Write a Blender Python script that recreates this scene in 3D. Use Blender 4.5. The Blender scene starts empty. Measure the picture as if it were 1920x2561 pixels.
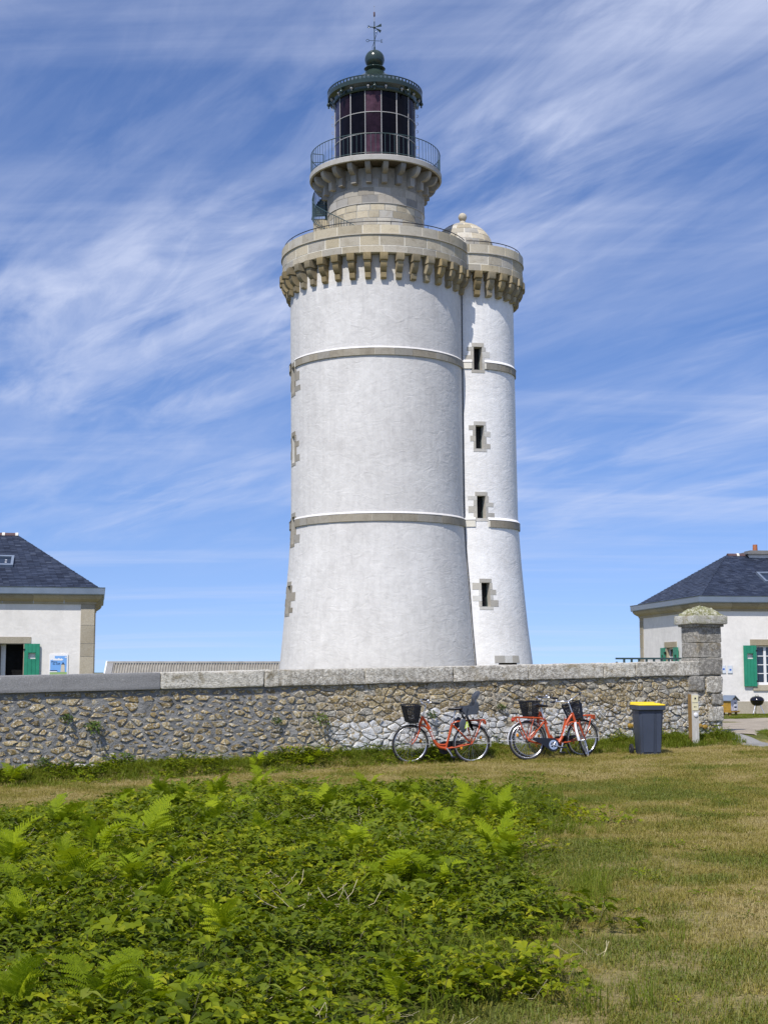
import bpy, bmesh, math, random
import numpy as np
from mathutils import Vector, Matrix, noise as mnoise
from math import sin, cos, tan, atan, atan2, pi, radians as R_, sqrt

rng = np.random.default_rng(11)
random.seed(11)
sc = bpy.context.scene
col = sc.collection

# ------------------------------------------------------------------ camera
CZ = 1.70
PITCH = R_(6.43)
F = 3500.0
cam_d = bpy.data.cameras.new('camera')
cam = bpy.data.objects.new('camera', cam_d)
col.objects.link(cam)
cam.location = (0, 0, CZ)
cam.rotation_euler = (pi / 2 + PITCH, 0, 0)
cam_d.sensor_fit = 'VERTICAL'
cam_d.sensor_height = 24.0
cam_d.lens = F / 2561 * 24.0
cam_d.clip_start = 0.1
cam_d.clip_end = 40000
sc.camera = cam

# ------------------------------------------------------------------ sky and sun
SUN_EL, SUN_AZ = R_(54), R_(25)          # sun behind the camera, to the left
w = bpy.data.worlds.new("World")
sc.world = w
w.use_nodes = True
nt = w.node_tree
for n in list(nt.nodes):
    nt.nodes.remove(n)
N = nt.nodes.new
L = nt.links.new
out = N('ShaderNodeOutputWorld')
bg = N('ShaderNodeBackground')
bg.inputs[1].default_value = 0.135
sky = N('ShaderNodeTexSky')
sky.sky_type = 'NISHITA'
sky.sun_disc = False
sky.sun_elevation = SUN_EL
sky.sun_rotation = pi + SUN_AZ
sky.air_density = 1.0
sky.dust_density = 0.15
sky.ozone_density = 2.0
sky.altitude = 60
tc = N('ShaderNodeTexCoord')
sep = N('ShaderNodeSeparateXYZ')
L(tc.outputs['Generated'], sep.inputs[0])


def wm(op, a, b=None, c=None):
    n = N('ShaderNodeMath')
    n.operation = op
    for i, v in enumerate((a, b, c)):
        if v is None:
            continue
        if isinstance(v, (int, float)):
            n.inputs[i].default_value = v
        else:
            L(v, n.inputs[i])
    return n.outputs[0]


skz = N('ShaderNodeCombineXYZ')
L(sep.outputs[0], skz.inputs[0])
L(sep.outputs[1], skz.inputs[1])
L(wm('MULTIPLY_ADD', sep.outputs[2], 1.05, 0.115), skz.inputs[2])
skn = N('ShaderNodeVectorMath')
skn.operation = 'NORMALIZE'
L(skz.outputs[0], skn.inputs[0])
L(skn.outputs[0], sky.inputs[0])       # clear sea air: no yellow band at the horizon
zc = wm('ADD', wm('MAXIMUM', sep.outputs[2], 0.0), 0.10)
px_ = wm('DIVIDE', sep.outputs[0], zc)
py_ = wm('DIVIDE', sep.outputs[1], zc)
cmb = N('ShaderNodeCombineXYZ')
L(px_, cmb.inputs[0])
L(py_, cmb.inputs[1])


def cloud(scale, rot, loc, detail, lo, hi, dist=0.0, rough=0.55):
    mp0 = N('ShaderNodeMapping')
    mp0.inputs['Rotation'].default_value = (0, 0, rot)
    L(cmb.outputs[0], mp0.inputs[0])
    mp = N('ShaderNodeMapping')
    mp.inputs['Location'].default_value = loc
    mp.inputs['Scale'].default_value = scale
    L(mp0.outputs[0], mp.inputs[0])
    t = N('ShaderNodeTexNoise')
    t.inputs['Scale'].default_value = 1.0
    t.inputs['Detail'].default_value = detail
    t.inputs['Roughness'].default_value = rough
    t.inputs['Distortion'].default_value = dist
    L(mp.outputs[0], t.inputs['Vector'])
    r = N('ShaderNodeMapRange')
    r.interpolation_type = 'SMOOTHSTEP'
    r.inputs['From Min'].default_value = lo
    r.inputs['From Max'].default_value = hi
    L(t.outputs['Fac'], r.inputs['Value'])
    return r.outputs[0]


c1 = cloud((1.1, 0.55, 1), R_(-40), (3.1, 2.6, 0), 5, 0.36, 0.66, 0.5, 0.5)
c2 = cloud((3.8, 1.15, 1), R_(-33), (7.3, 0.4, 0), 8, 0.34, 0.74, 0.7, 0.58)
c5 = cloud((9.5, 2.7, 1), R_(-30), (2.3, 6.4, 0), 7, 0.36, 0.74, 0.8, 0.60)
c3 = cloud((0.34, 1.9, 1), R_(3), (0.4, 5.2, 0), 7, 0.48, 0.74, 0.4)
wisp = wm('ADD', wm('MULTIPLY', c2, 0.75), wm('MULTIPLY', c5, 0.32))
cl = wm('MULTIPLY', wisp, wm('MULTIPLY_ADD', c1, 0.84, 0.24))
# the high veil thins out towards the horizon, thin level streaks stay there
fade = N('ShaderNodeMapRange')
fade.interpolation_type = 'SMOOTHSTEP'
fade.inputs['From Min'].default_value = 0.05
fade.inputs['From Max'].default_value = 0.19
L(sep.outputs[2], fade.inputs['Value'])
cl = wm('MULTIPLY', cl, fade.outputs[0])
cl = wm('MINIMUM', wm('ADD', cl, wm('MULTIPLY', c3, 0.30)), 0.86)
hs = N('ShaderNodeHueSaturation')
hs.inputs['Saturation'].default_value = 1.14
hs.inputs['Value'].default_value = 1.0
L(sky.outputs[0], hs.inputs['Color'])
tint = N('ShaderNodeMix')
tint.data_type = 'RGBA'
tint.blend_type = 'MULTIPLY'
tint.inputs[0].default_value = 1.0
tint.inputs[7].default_value = (1.0, 0.955, 1.15, 1)
L(hs.outputs[0], tint.inputs[6])
mx = N('ShaderNodeMix')
mx.data_type = 'RGBA'
mx.inputs[7].default_value = (5.1, 5.6, 7.2, 1)
L(cl, mx.inputs[0])
L(tint.outputs[2], mx.inputs[6])
L(mx.outputs[2], bg.inputs[0])
L(bg.outputs[0], out.inputs[0])

sun_d = bpy.data.lights.new('sun', 'SUN')
sun_d.energy = 4.6
sun_d.angle = R_(0.53)
sun_d.color = (1.0, 0.955, 0.89)
sun = bpy.data.objects.new('sun', sun_d)
col.objects.link(sun)
sdir = Vector((-sin(SUN_AZ) * cos(SUN_EL), -cos(SUN_AZ) * cos(SUN_EL), sin(SUN_EL)))
sun.rotation_euler = sdir.to_track_quat('Z', 'Y').to_euler()
sun.location = (-20, -40, 60)

sc.view_settings.view_transform = 'Standard'
sc.view_settings.look = 'None'
sc.view_settings.exposure = 0.0
sc.view_settings.gamma = 1.0
sc.view_settings.use_curve_mapping = False
sc.cycles.use_denoising = True
sc.cycles.max_bounces = 6


# ------------------------------------------------------------------ helpers
def at(px, py, d):
    """point seen at photograph pixel (px, py) whose distance along +y is d"""
    u, v = (px - 960) / F, (1280.5 - py) / F
    k = d / (cos(PITCH) - v * sin(PITCH))
    return Vector((k * u, d, CZ + k * (sin(PITCH) + v * cos(PITCH))))


def to_px(x, y, z):
    dy, dz = y, z - CZ
    zc_ = dy * cos(PITCH) + dz * sin(PITCH)
    yc_ = -dy * sin(PITCH) + dz * cos(PITCH)
    return 960 + F * x / zc_, 1280.5 - F * yc_ / zc_


def sst(a, b, x):
    t = np.clip((x - a) / (b - a), 0, 1)
    return t * t * (3 - 2 * t)


class MB:
    def __init__(s):
        s.v, s.f, s.m = [], [], []

    def add(s, vs, fs, mi=0):
        o = len(s.v)
        s.v.extend([tuple(p) for p in vs])
        for q in fs:
            s.f.append(tuple(i + o for i in q))
            s.m.append(mi)
        return s

    def box(s, c, size, rz=0.0, mi=0, taper=1.0):
        hx, hy, hz = size[0] / 2, size[1] / 2, size[2] / 2
        vs = []
        for z, k in ((-hz, 1.0), (hz, taper)):
            for x, y in ((-hx, -hy), (hx, -hy), (hx, hy), (-hx, hy)):
                X, Y = x * k, y * k
                vs.append((c[0] + X * cos(rz) - Y * sin(rz), c[1] + X * sin(rz) + Y * cos(rz), c[2] + z))
        return s.add(vs, [(3, 2, 1, 0), (4, 5, 6, 7), (0, 1, 5, 4), (1, 2, 6, 5), (2, 3, 7, 6), (3, 0, 4, 7)], mi)

    def hexa(s, p, mi=0):
        """eight corners: bottom ring of four (ccw from above), then the top ring"""
        return s.add(p, [(3, 2, 1, 0), (4, 5, 6, 7), (0, 1, 5, 4), (1, 2, 6, 5), (2, 3, 7, 6), (3, 0, 4, 7)], mi)

    def tube(s, pts, r, n=8, closed=False, mi=0, caps=True):
        pts = [Vector(p) for p in pts]
        m = len(pts)
        rr = r if isinstance(r, (list, tuple)) else [r] * m
        up = None
        vs = []
        for i, p in enumerate(pts):
            if closed:
                t = pts[(i + 1) % m] - pts[i - 1]
            else:
                t = pts[min(i + 1, m - 1)] - pts[max(i - 1, 0)]
            t.normalize()
            if up is None:
                a = Vector((0, 0, 1)) if abs(t.z) < 0.9 else Vector((1, 0, 0))
                up = t.cross(a).normalized()
            up = (up - t * up.dot(t)).normalized()
            b = t.cross(up)
            for k in range(n):
                q = 2 * pi * k / n
                vs.append(p + (up * cos(q) + b * sin(q)) * rr[i])
        fs = []
        for i in range(m if closed else m - 1):
            j = (i + 1) % m
            for k in range(n):
                k2 = (k + 1) % n
                fs.append((i * n + k, i * n + k2, j * n + k2, j * n + k))
        if caps and not closed:
            fs.append(tuple(reversed(range(n))))
            fs.append(tuple(range((m - 1) * n, m * n)))
        return s.add(vs, fs, mi)

    def lathe(s, prof, n=48, c=(0, 0), a0=0.0, a1=2 * pi, mi=0):
        """profile of (r, z), turned about the vertical at c"""
        full = abs(a1 - a0 - 2 * pi) < 1e-6
        cols = n if full else n + 1
        vs, fs = [], []
        m = len(prof)
        for i in range(cols):
            a = a0 + (a1 - a0) * i / n
            for r, z in prof:
                vs.append((c[0] + r * sin(a), c[1] - r * cos(a), z))
        for i in range(n):
            j = (i + 1) % cols
            for k in range(m - 1):
                fs.append((i * m + k, j * m + k, j * m + k + 1, i * m + k + 1))
        return s.add(vs, fs, mi)

    def extr(s, prof, y0, y1, mi=0):
        """closed profile of (x, z) (ccw seen from -y) pushed from y0 to y1"""
        m = len(prof)
        vs = [(x, y0, z) for x, z in prof] + [(x, y1, z) for x, z in prof]
        fs = [tuple(range(m)), tuple(reversed(range(m, 2 * m)))]
        for i in range(m):
            j = (i + 1) % m
            fs.append((j, i, i + m, j + m))
        return s.add(vs, fs, mi)

    def arc(s, r0, r1, a0, a1, z0, z1, n=3, c=(0, 0), off=None, mi=0):
        """block curved about the vertical through c; r0 / r1 may be functions of z"""
        f0 = r0 if callable(r0) else (lambda z: r0)
        f1 = r1 if callable(r1) else (lambda z: r1)
        vs, fs = [], []
        for i in range(n + 1):
            a = a0 + (a1 - a0) * i / n
            for f, z in ((f0, z0), (f1, z0), (f1, z1), (f0, z1)):
                r = f(z)
                vs.append((c[0] + r * sin(a), c[1] - r * cos(a), z))
        for i in range(n):
            p, q = i * 4, i * 4 + 4
            for k in range(4):
                k2 = (k + 1) % 4
                fs.append((p + k, q + k, q + k2, p + k2))
        fs.append((0, 1, 2, 3))
        fs.append((n * 4 + 3, n * 4 + 2, n * 4 + 1, n * 4))
        return s.add(vs, fs, mi)

    def ball(s, c, r, n=16, m=10, sc_=(1, 1, 1), mi=0):
        prof = [(max(1e-4, r * sin(pi * k / m)), -r * cos(pi * k / m)) for k in range(m + 1)]
        o = len(s.v)
        s.lathe(prof, n, mi=mi)
        for i in range(o, len(s.v)):
            x, y, z = s.v[i]
            s.v[i] = (c[0] + x * sc_[0], c[1] + y * sc_[1], c[2] + z * sc_[2])
        return s

    def xf(s, M, o=0):
        for i in range(o, len(s.v)):
            s.v[i] = tuple(M @ Vector(s.v[i]))
        return s

    def mesh(s, name, mats, smooth=None):
        me = bpy.data.meshes.new(name)
        me.from_pydata(s.v, [], s.f)
        for m in (mats if isinstance(mats, (list, tuple)) else [mats]):
            me.materials.append(m)
        if any(s.m):
            me.polygons.foreach_set('material_index', s.m)
        if smooth is not None:
            me.polygons.foreach_set('use_smooth', [True] * len(me.polygons))
            if smooth < 180:
                me.set_sharp_from_angle(angle=R_(smooth))
        me.update()
        return me


def root_of(o):
    while o.parent:
        o = o.parent
    return o


def link(name, me, parent=None, kind=None, label=None):
    o = bpy.data.objects.new(name, me)
    col.objects.link(o)
    if parent:
        o.parent = parent
    if kind:
        o['kind'] = kind
    if label:
        o['label'] = label
    return o


def part(name, mb, mats, parent, smooth=None, kind=None, label=None, world=False):
    """one mesh object under parent; world=True: its vertices are in world space, the thing only shifted, not turned"""
    if world:
        l = root_of(parent).location
        mb.v = [(x - l[0], y - l[1], z - l[2]) for x, y, z in mb.v]
    return link(name, mb.mesh(name, mats, smooth), parent, kind, label)


def thing(name, label, cat, loc=(0, 0, 0), rot=(0, 0, 0), group=None):
    o = bpy.data.objects.new(name, None)
    o.empty_display_size = 0.2
    col.objects.link(o)
    o.location = loc
    o.rotation_euler = rot
    o['label'] = label
    o['category'] = cat
    if group:
        o['group'] = group
    return o


def tag(o, label, cat, group=None):
    o['label'] = label
    o['category'] = cat
    if group:
        o['group'] = group
    return o


def struct(name, mb, mats, smooth=None):
    return link(name, mb.mesh(name, mats, smooth), None, 'structure')


# ------------------------------------------------------------------ materials
class G:
    """small wrapper for building a node material"""

    def __init__(s, name):
        s.mat = bpy.data.materials.new(name)
        s.mat.use_nodes = True
        s.t = s.mat.node_tree
        s.b = s.t.nodes['Principled BSDF']
        s.o = s.t.nodes['Material Output']

    def n(s, typ, **kw):
        x = s.t.nodes.new(typ)
        for k, v in kw.items():
            setattr(x, k, v)
        return x

    def l(s, a, b):
        s.t.links.new(a, b)

    def pos(s):
        return s.n('ShaderNodeNewGeometry').outputs['Position']

    def obj(s):
        return s.n('ShaderNodeTexCoord').outputs['Object']

    def rnd(s):
        return s.n('ShaderNodeObjectInfo').outputs['Random']

    def attr(s, name, typ='GEOMETRY'):
        a = s.n('ShaderNodeAttribute', attribute_name=name)
        a.attribute_type = typ
        return a.outputs['Fac']

    def noise(s, vec, scale, detail=4, rough=0.55, dist=0.0, stretch=None):
        if stretch:
            m = s.n('ShaderNodeMapping')
            m.inputs['Scale'].default_value = stretch
            s.l(vec, m.inputs[0])
            vec = m.outputs[0]
        t = s.n('ShaderNodeTexNoise')
        t.inputs['Scale'].default_value = scale
        t.inputs['Detail'].default_value = detail
        t.inputs['Roughness'].default_value = rough
        t.inputs['Distortion'].default_value = dist
        s.l(vec, t.inputs['Vector'])
        return t.outputs['Fac']

    def rng(s, v, a, b, c=0.0, d=1.0):
        r = s.n('ShaderNodeMapRange')
        r.inputs['From Min'].default_value = a
        r.inputs['From Max'].default_value = b
        r.inputs['To Min'].default_value = c
        r.inputs['To Max'].default_value = d
        s.l(v, r.inputs['Value'])
        return r.outputs[0]

    def m(s, op, a, b=0.0):
        x = s.n('ShaderNodeMath', operation=op)
        for i, v in enumerate((a, b)):
            if isinstance(v, (int, float)):
                x.inputs[i].default_value = v
            else:
                s.l(v, x.inputs[i])
        return x.outputs[0]

    def ramp(s, v, stops):
        r = s.n('ShaderNodeValToRGB')
        e = r.color_ramp.elements
        while len(e) < len(stops):
            e.new(0.5)
        for k, (p, c) in enumerate(stops):
            e[k].position = p
            e[k].color = (*c, 1)
        s.l(v, r.inputs[0])
        return r.outputs[0]

    def mix(s, f, a, b, blend='MIX'):
        x = s.n('ShaderNodeMix', data_type='RGBA', blend_type=blend)
        for i, v in ((0, f), (6, a), (7, b)):
            if isinstance(v, (int, float)):
                x.inputs[i].default_value = v
            elif isinstance(v, tuple):
                x.inputs[i].default_value = (*v, 1)
            else:
                s.l(v, x.inputs[i])
        return x.outputs[2]

    def bump(s, h, dist=0.01, strength=0.5):
        x = s.n('ShaderNodeBump')
        x.inputs['Distance'].default_value = dist
        x.inputs['Strength'].default_value = strength
        s.l(h, x.inputs['Height'])
        s.l(x.outputs[0], s.b.inputs['Normal'])

    def col(s, c, rough=0.8, metal=0.0, spec=0.5):
        if isinstance(c, tuple):
            s.b.inputs['Base Color'].default_value = (*c, 1)
        else:
            s.l(c, s.b.inputs['Base Color'])
        s.b.inputs['Roughness'].default_value = rough
        s.b.inputs['Metallic'].default_value = metal
        s.b.inputs['Specular IOR Level'].default_value = spec
        return s.mat


def m_plain(name, c, rough=0.5, metal=0.0, var=0.12, scale=12.0, spec=0.5):
    g = G(name)
    p = g.obj()
    n = g.noise(p, scale, 4)
    k = g.rng(n, 0.3, 0.7, 1 - var, 1 + var)
    cc = g.mix(1.0, c, k, 'MULTIPLY')
    r = g.rng(n, 0.3, 0.7, rough * 0.85, min(1, rough * 1.2))
    g.l(r, g.b.inputs['Roughness'])
    m = g.col(cc, rough, metal, spec)
    g.l(r, g.b.inputs['Roughness'])
    return m


def m_plaster(name, c, dirt, bump=0.05, big=0.35, streak=0.07):
    g = G(name)
    p = g.pos()
    a = g.noise(p, big, 5, 0.6, 0.6, (1, 1, 0.8))
    b = g.noise(p, 2.2, 6, 0.65, 0.8, (1, 1, 0.55))
    d = g.noise(p, 7.0, 4, 0.6, 1.0)
    f = g.m('MULTIPLY', g.rng(a, 0.32, 0.72), 0.6)
    f = g.m('ADD', f, g.m('MULTIPLY', g.rng(b, 0.45, 0.75), 0.5))
    cc = g.mix(f, c, dirt)
    v = g.rng(d, 0.3, 0.75, 1.04, 0.93)
    cc = g.mix(1.0, cc, v, 'MULTIPLY')
    st = g.noise(p, 1.0, 5, 0.65, 0.3, (5.0, 5.0, 0.22))
    cc = g.mix(1.0, cc, g.rng(st, 0.35, 0.72, 1.02, 1 - streak), 'MULTIPLY')
    pa = g.noise(p, 0.8, 3, 0.5, 1.5, (1.0, 1.0, 1.3))
    cc = g.mix(1.0, cc, g.rng(pa, 0.42, 0.58, 0.975, 1.02), 'MULTIPLY')
    h = g.m('ADD', g.m('MULTIPLY', g.noise(p, 1.5, 5, 0.55, 1.6, (1, 1, 1.6)), 1.0), g.m('MULTIPLY', d, 0.12))
    g.bump(h, bump, 0.55)
    return g.col(cc, 0.9, 0, 0.2)


def m_granite(name, tan, grey, dark, speck=0.5, bump=0.012, vary=1.0, lichen=None):
    g = G(name)
    p = g.pos()
    r = g.rnd()
    cc = g.ramp(r, [(0.0, tan), (0.35, tuple(x * 0.86 for x in tan)), (0.6, tuple(0.5 * (x + y) for x, y in zip(tan, grey))), (1.0, grey)])
    n = g.noise(p, 2.6, 6, 0.65, 0.5)
    cc = g.mix(g.rng(n, 0.48, 0.75, 0, 0.65), cc, dark)
    sp = g.noise(p, 55, 3, 0.7)
    k = g.rng(sp, 0.3, 0.7, 1 - speck * 0.5, 1 + speck * 0.5)
    cc = g.mix(1.0, cc, k, 'MULTIPLY')
    r2 = g.m('FRACT', g.m('MULTIPLY', r, 17.3))
    cc = g.mix(1.0, cc, g.rng(r2, 0, 1, 1 - 0.32 * vary, 1 + 0.22 * vary), 'MULTIPLY')
    if lichen:
        q = g.noise(p, 9, 6, 0.75, 0.3)
        cc = g.mix(g.rng(q, lichen[1], lichen[1] + 0.1), cc, lichen[0])
    h = g.m('ADD', g.noise(p, 14, 6, 0.7), g.m('MULTIPLY', sp, 0.25))
    g.bump(h, bump, 0.6)
    return g.col(cc, 0.92, 0, 0.2)


M = {}
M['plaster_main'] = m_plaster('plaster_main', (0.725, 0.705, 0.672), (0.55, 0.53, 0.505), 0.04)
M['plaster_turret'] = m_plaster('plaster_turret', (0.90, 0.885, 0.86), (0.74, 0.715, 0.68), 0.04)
M['plaster_house'] = m_plaster('plaster_house', (0.82, 0.785, 0.735), (0.70, 0.67, 0.62), 0.015, 0.5, 0.02)
M['granite'] = m_granite('granite', (0.54, 0.465, 0.325), (0.45, 0.42, 0.36), (0.29, 0.245, 0.17), 0.5, 0.02, vary=0.7)
M['granite_grey'] = m_granite('granite_grey', (0.43, 0.39, 0.32), (0.36, 0.35, 0.33), (0.26, 0.23, 0.19), 0.4, 0.008)
M['granite_pale'] = m_granite('granite_pale', (0.56, 0.49, 0.355), (0.48, 0.46, 0.41), (0.34, 0.28, 0.19), 0.4, 0.015, vary=0.8)
M['corbel_stone'] = m_granite('corbel_stone', (0.40, 0.31, 0.165), (0.34, 0.29, 0.20), (0.18, 0.145, 0.085), 0.45, 0.015)
M['course'] = m_granite('course', (0.36, 0.32, 0.25), (0.33, 0.31, 0.27), (0.22, 0.19, 0.145), 0.4, 0.012, vary=0.4)
M['surround'] = m_granite('surround', (0.50, 0.47, 0.41), (0.60, 0.59, 0.56), (0.40, 0.37, 0.32), 0.4, 0.01, vary=0.5)
M['joint'] = m_plain('joint_mortar', (0.74, 0.70, 0.60), 0.95, 0, 0.1, 3)
M['house_stone'] = m_granite('house_stone', (0.43, 0.365, 0.25), (0.40, 0.36, 0.285), (0.29, 0.24, 0.16), 0.45, 0.012, vary=0.6)
M['concrete'] = m_granite('coping_concrete', (0.33, 0.325, 0.315), (0.31, 0.305, 0.30), (0.23, 0.225, 0.22), 0.5, 0.012, lichen=((0.60, 0.59, 0.55), 0.63))
M['green_metal'] = m_plain('green_metal', (0.036, 0.066, 0.064), 0.35, 0.0, 0.1)
M['green_dark'] = m_plain('green_roof_paint', (0.028, 0.045, 0.037), 0.2, 0.0, 0.15, 3)
M['black_metal'] = m_plain('black_metal', (0.012, 0.013, 0.016), 0.4, 0.0, 0.2)
M['dark_void'] = m_plain('dark_interior', (0.012, 0.012, 0.013), 0.9)
M['mullion'] = m_plain('pale_glazing_bar', (0.36, 0.35, 0.34), 0.5)
M['shutter'] = m_plain('green_shutter_paint', (0.020, 0.235, 0.135), 0.45, 0, 0.12, 5)
M['white_paint'] = m_plain('white_paint', (0.80, 0.80, 0.80), 0.45, 0, 0.05)
M['zinc'] = m_plain('zinc_gutter', (0.24, 0.29, 0.36), 0.42, 0.35, 0.10, 2)
M['ridge'] = m_plain('ridge_tile_clay', (0.10, 0.055, 0.055), 0.7, 0, 0.25, 6)
M['terracotta'] = m_plain('terracotta', (0.36, 0.13, 0.06), 0.75, 0, 0.2)
M['glass_win'] = m_plain('window_glass', (0.02, 0.03, 0.05), 0.08, 0, 0.1, 3, 0.8)


def m_slate():
    g = G('slate')
    p = g.pos()
    r = g.attr('tint')
    cc = g.ramp(r, [(0.0, (0.019, 0.025, 0.044)), (0.5, (0.031, 0.042, 0.072)), (0.92, (0.046, 0.058, 0.092)), (1.0, (0.065, 0.08, 0.115))])
    n = g.noise(p, 1.2, 4)
    cc = g.mix(1.0, cc, g.rng(n, 0.3, 0.7, 0.85, 1.2), 'MULTIPLY')
    g.bump(g.noise(p, 30, 3), 0.004, 0.5)
    return g.col(cc, 0.48, 0, 0.5)


M['slate'] = m_slate()


def m_rubble():
    g = G('rubble_stone')
    p = g.pos()
    t = g.attr('tint')
    paint = g.attr('paint')
    cc = g.ramp(t, [(0.0, (0.19, 0.15, 0.085)), (0.22, (0.40, 0.29, 0.125)), (0.45, (0.52, 0.42, 0.235)), (0.62, (0.34, 0.26, 0.14)), (0.8, (0.38, 0.36, 0.31)), (1.0, (0.60, 0.53, 0.38))])
    n1 = g.noise(p, 10, 6, 0.7, 0.4)
    cc = g.mix(g.rng(n1, 0.47, 0.66, 0, 0.8), cc, (0.10, 0.08, 0.048))
    n2 = g.noise(p, 24, 6, 0.75, 0.2)
    cc = g.mix(g.rng(n2, 0.52, 0.57, 0, 0.9), cc, (0.68, 0.64, 0.54))
    n5 = g.noise(p, 31, 5, 0.75, 0.5)
    cc = g.mix(g.rng(n5, 0.53, 0.60, 0, 0.8), cc, (0.075, 0.062, 0.042))
    n3 = g.noise(p, 12.0, 8, 0.80, 0.8)
    thr = g.m('ADD', n3, g.m('MULTIPLY', paint, 0.240))
    cc = g.mix(g.rng(thr, 0.66, 0.72), cc, (0.70, 0.70, 0.69))
    n4 = g.noise(p, 1.7, 4)
    z = g.n('ShaderNodeSeparateXYZ')
    g.l(p, z.inputs[0])
    h = g.m('ADD', g.m('ADD', n1, g.m('MULTIPLY', g.noise(p, 55, 4, 0.7), 0.6)), 0.0)
    g.bump(h, 0.022, 0.8)
    return g.col(cc, 0.95, 0, 0.15)


M['rubble'] = m_rubble()


def m_mortar():
    g = G('wall_mortar')
    p = g.pos()
    k = g.attr('pale')
    n = g.noise(p, 5, 6, 0.65, 0.4)
    a = g.ramp(n, [(0.3, (0.17, 0.168, 0.162)), (0.7, (0.33, 0.325, 0.31))])
    b = g.ramp(n, [(0.3, (0.34, 0.285, 0.19)), (0.7, (0.66, 0.58, 0.44))])
    cc = g.mix(k, a, b)
    n2 = g.noise(p, 30, 5, 0.7)
    cc = g.mix(g.rng(n2, 0.62, 0.70, 0, 0.6), cc, (0.5, 0.48, 0.42))
    g.bump(g.m('ADD', g.noise(p, 9, 6, 0.7), n2), 0.03, 0.8)
    return g.col(cc, 0.95, 0, 0.15)


M['mortar'] = m_mortar()


def m_coping(name, base, spots, thr, dark=(0.14, 0.12, 0.09)):
    g = G(name)
    p = g.pos()
    n = g.noise(p, 3.0, 6, 0.7, 0.5)
    cc = g.mix(g.rng(n, 0.4, 0.66), base, tuple(0.5 * (x + y) for x, y in zip(base, dark)))
    n2 = g.noise(p, 16, 7, 0.78, 0.3)
    cc = g.mix(g.rng(n2, thr, thr + 0.07), cc, spots)
    n3 = g.noise(p, 34, 5, 0.7)
    cc = g.mix(g.rng(n3, 0.58, 0.66, 0, 0.85), cc, dark)
    n4 = g.noise(p, 2.2, 5, 0.7, 1.0)
    cc = g.mix(g.rng(n4, 0.56, 0.64, 0, 0.65), cc, (0.29, 0.23, 0.13))
    n6 = g.noise(p, 5.5, 7, 0.75, 0.8)
    cc = g.mix(g.rng(n6, 0.56, 0.62, 0, 0.7), cc, spots)
    cc = g.mix(g.rng(n6, 0.42, 0.36, 0, 0.55), cc, dark)
    g.bump(g.m('ADD', n2, n3), 0.03, 0.9)
    return g.col(cc, 0.95, 0, 0.15)


M['coping'] = m_coping('lichened_granite', (0.52, 0.48, 0.40), (0.78, 0.74, 0.64), 0.48)
M['coping_white'] = m_coping('white_lichened_granite', (0.58, 0.54, 0.45), (0.76, 0.72, 0.62), 0.44)
M['pillar'] = m_coping('pillar_granite', (0.28, 0.265, 0.235), (0.50, 0.47, 0.40), 0.50)
M['pillar_cap'] = m_coping('mossy_cap_granite', (0.62, 0.60, 0.54), (0.36, 0.36, 0.21), 0.52, (0.20, 0.18, 0.12))
M['lichen'] = m_coping('mossy_lichen', (0.30, 0.30, 0.15), (0.60, 0.58, 0.46), 0.50, (0.10, 0.10, 0.045))
M['yellow_lichen'] = m_coping('yellow_lichen', (0.50, 0.30, 0.04), (0.42, 0.34, 0.14), 0.55)


def m_ground():
    g = G('turf_ground')
    p = g.pos()
    gr = g.attr('green')
    n = g.noise(p, 1.1, 6, 0.65, 0.5)
    n2 = g.noise(p, 18, 6, 0.75)
    f = g.m('ADD', g.m('MULTIPLY', gr, 0.7), g.m('MULTIPLY', g.rng(n, 0.3, 0.7), 0.5))
    dry = g.ramp(n2, [(0.3, (0.14, 0.115, 0.045)), (0.7, (0.38, 0.31, 0.14))])
    gre = g.ramp(n2, [(0.3, (0.045, 0.055, 0.012)), (0.7, (0.15, 0.16, 0.04))])
    cc = g.mix(g.rng(f, 0.35, 0.75), dry, gre)
    g.bump(n2, 0.03, 0.8)
    return g.col(cc, 0.95, 0, 0.1)


M['turf'] = m_ground()


def m_path(name, a, b):
    g = G(name)
    p = g.pos()
    n = g.noise(p, 40, 6, 0.8)
    n1 = g.noise(p, 2, 4)
    cc = g.ramp(n, [(0.3, a), (0.7, b)])
    cc = g.mix(1.0, cc, g.rng(n1, 0.3, 0.7, 0.8, 1.15), 'MULTIPLY')
    g.bump(n, 0.02, 0.6)
    return g.col(cc, 0.95, 0, 0.1)


M['gravel'] = m_path('gravel_path', (0.24, 0.20, 0.15), (0.48, 0.42, 0.34))
M['tarmac'] = m_path('grey_path', (0.19, 0.185, 0.18), (0.36, 0.35, 0.33))


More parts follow.
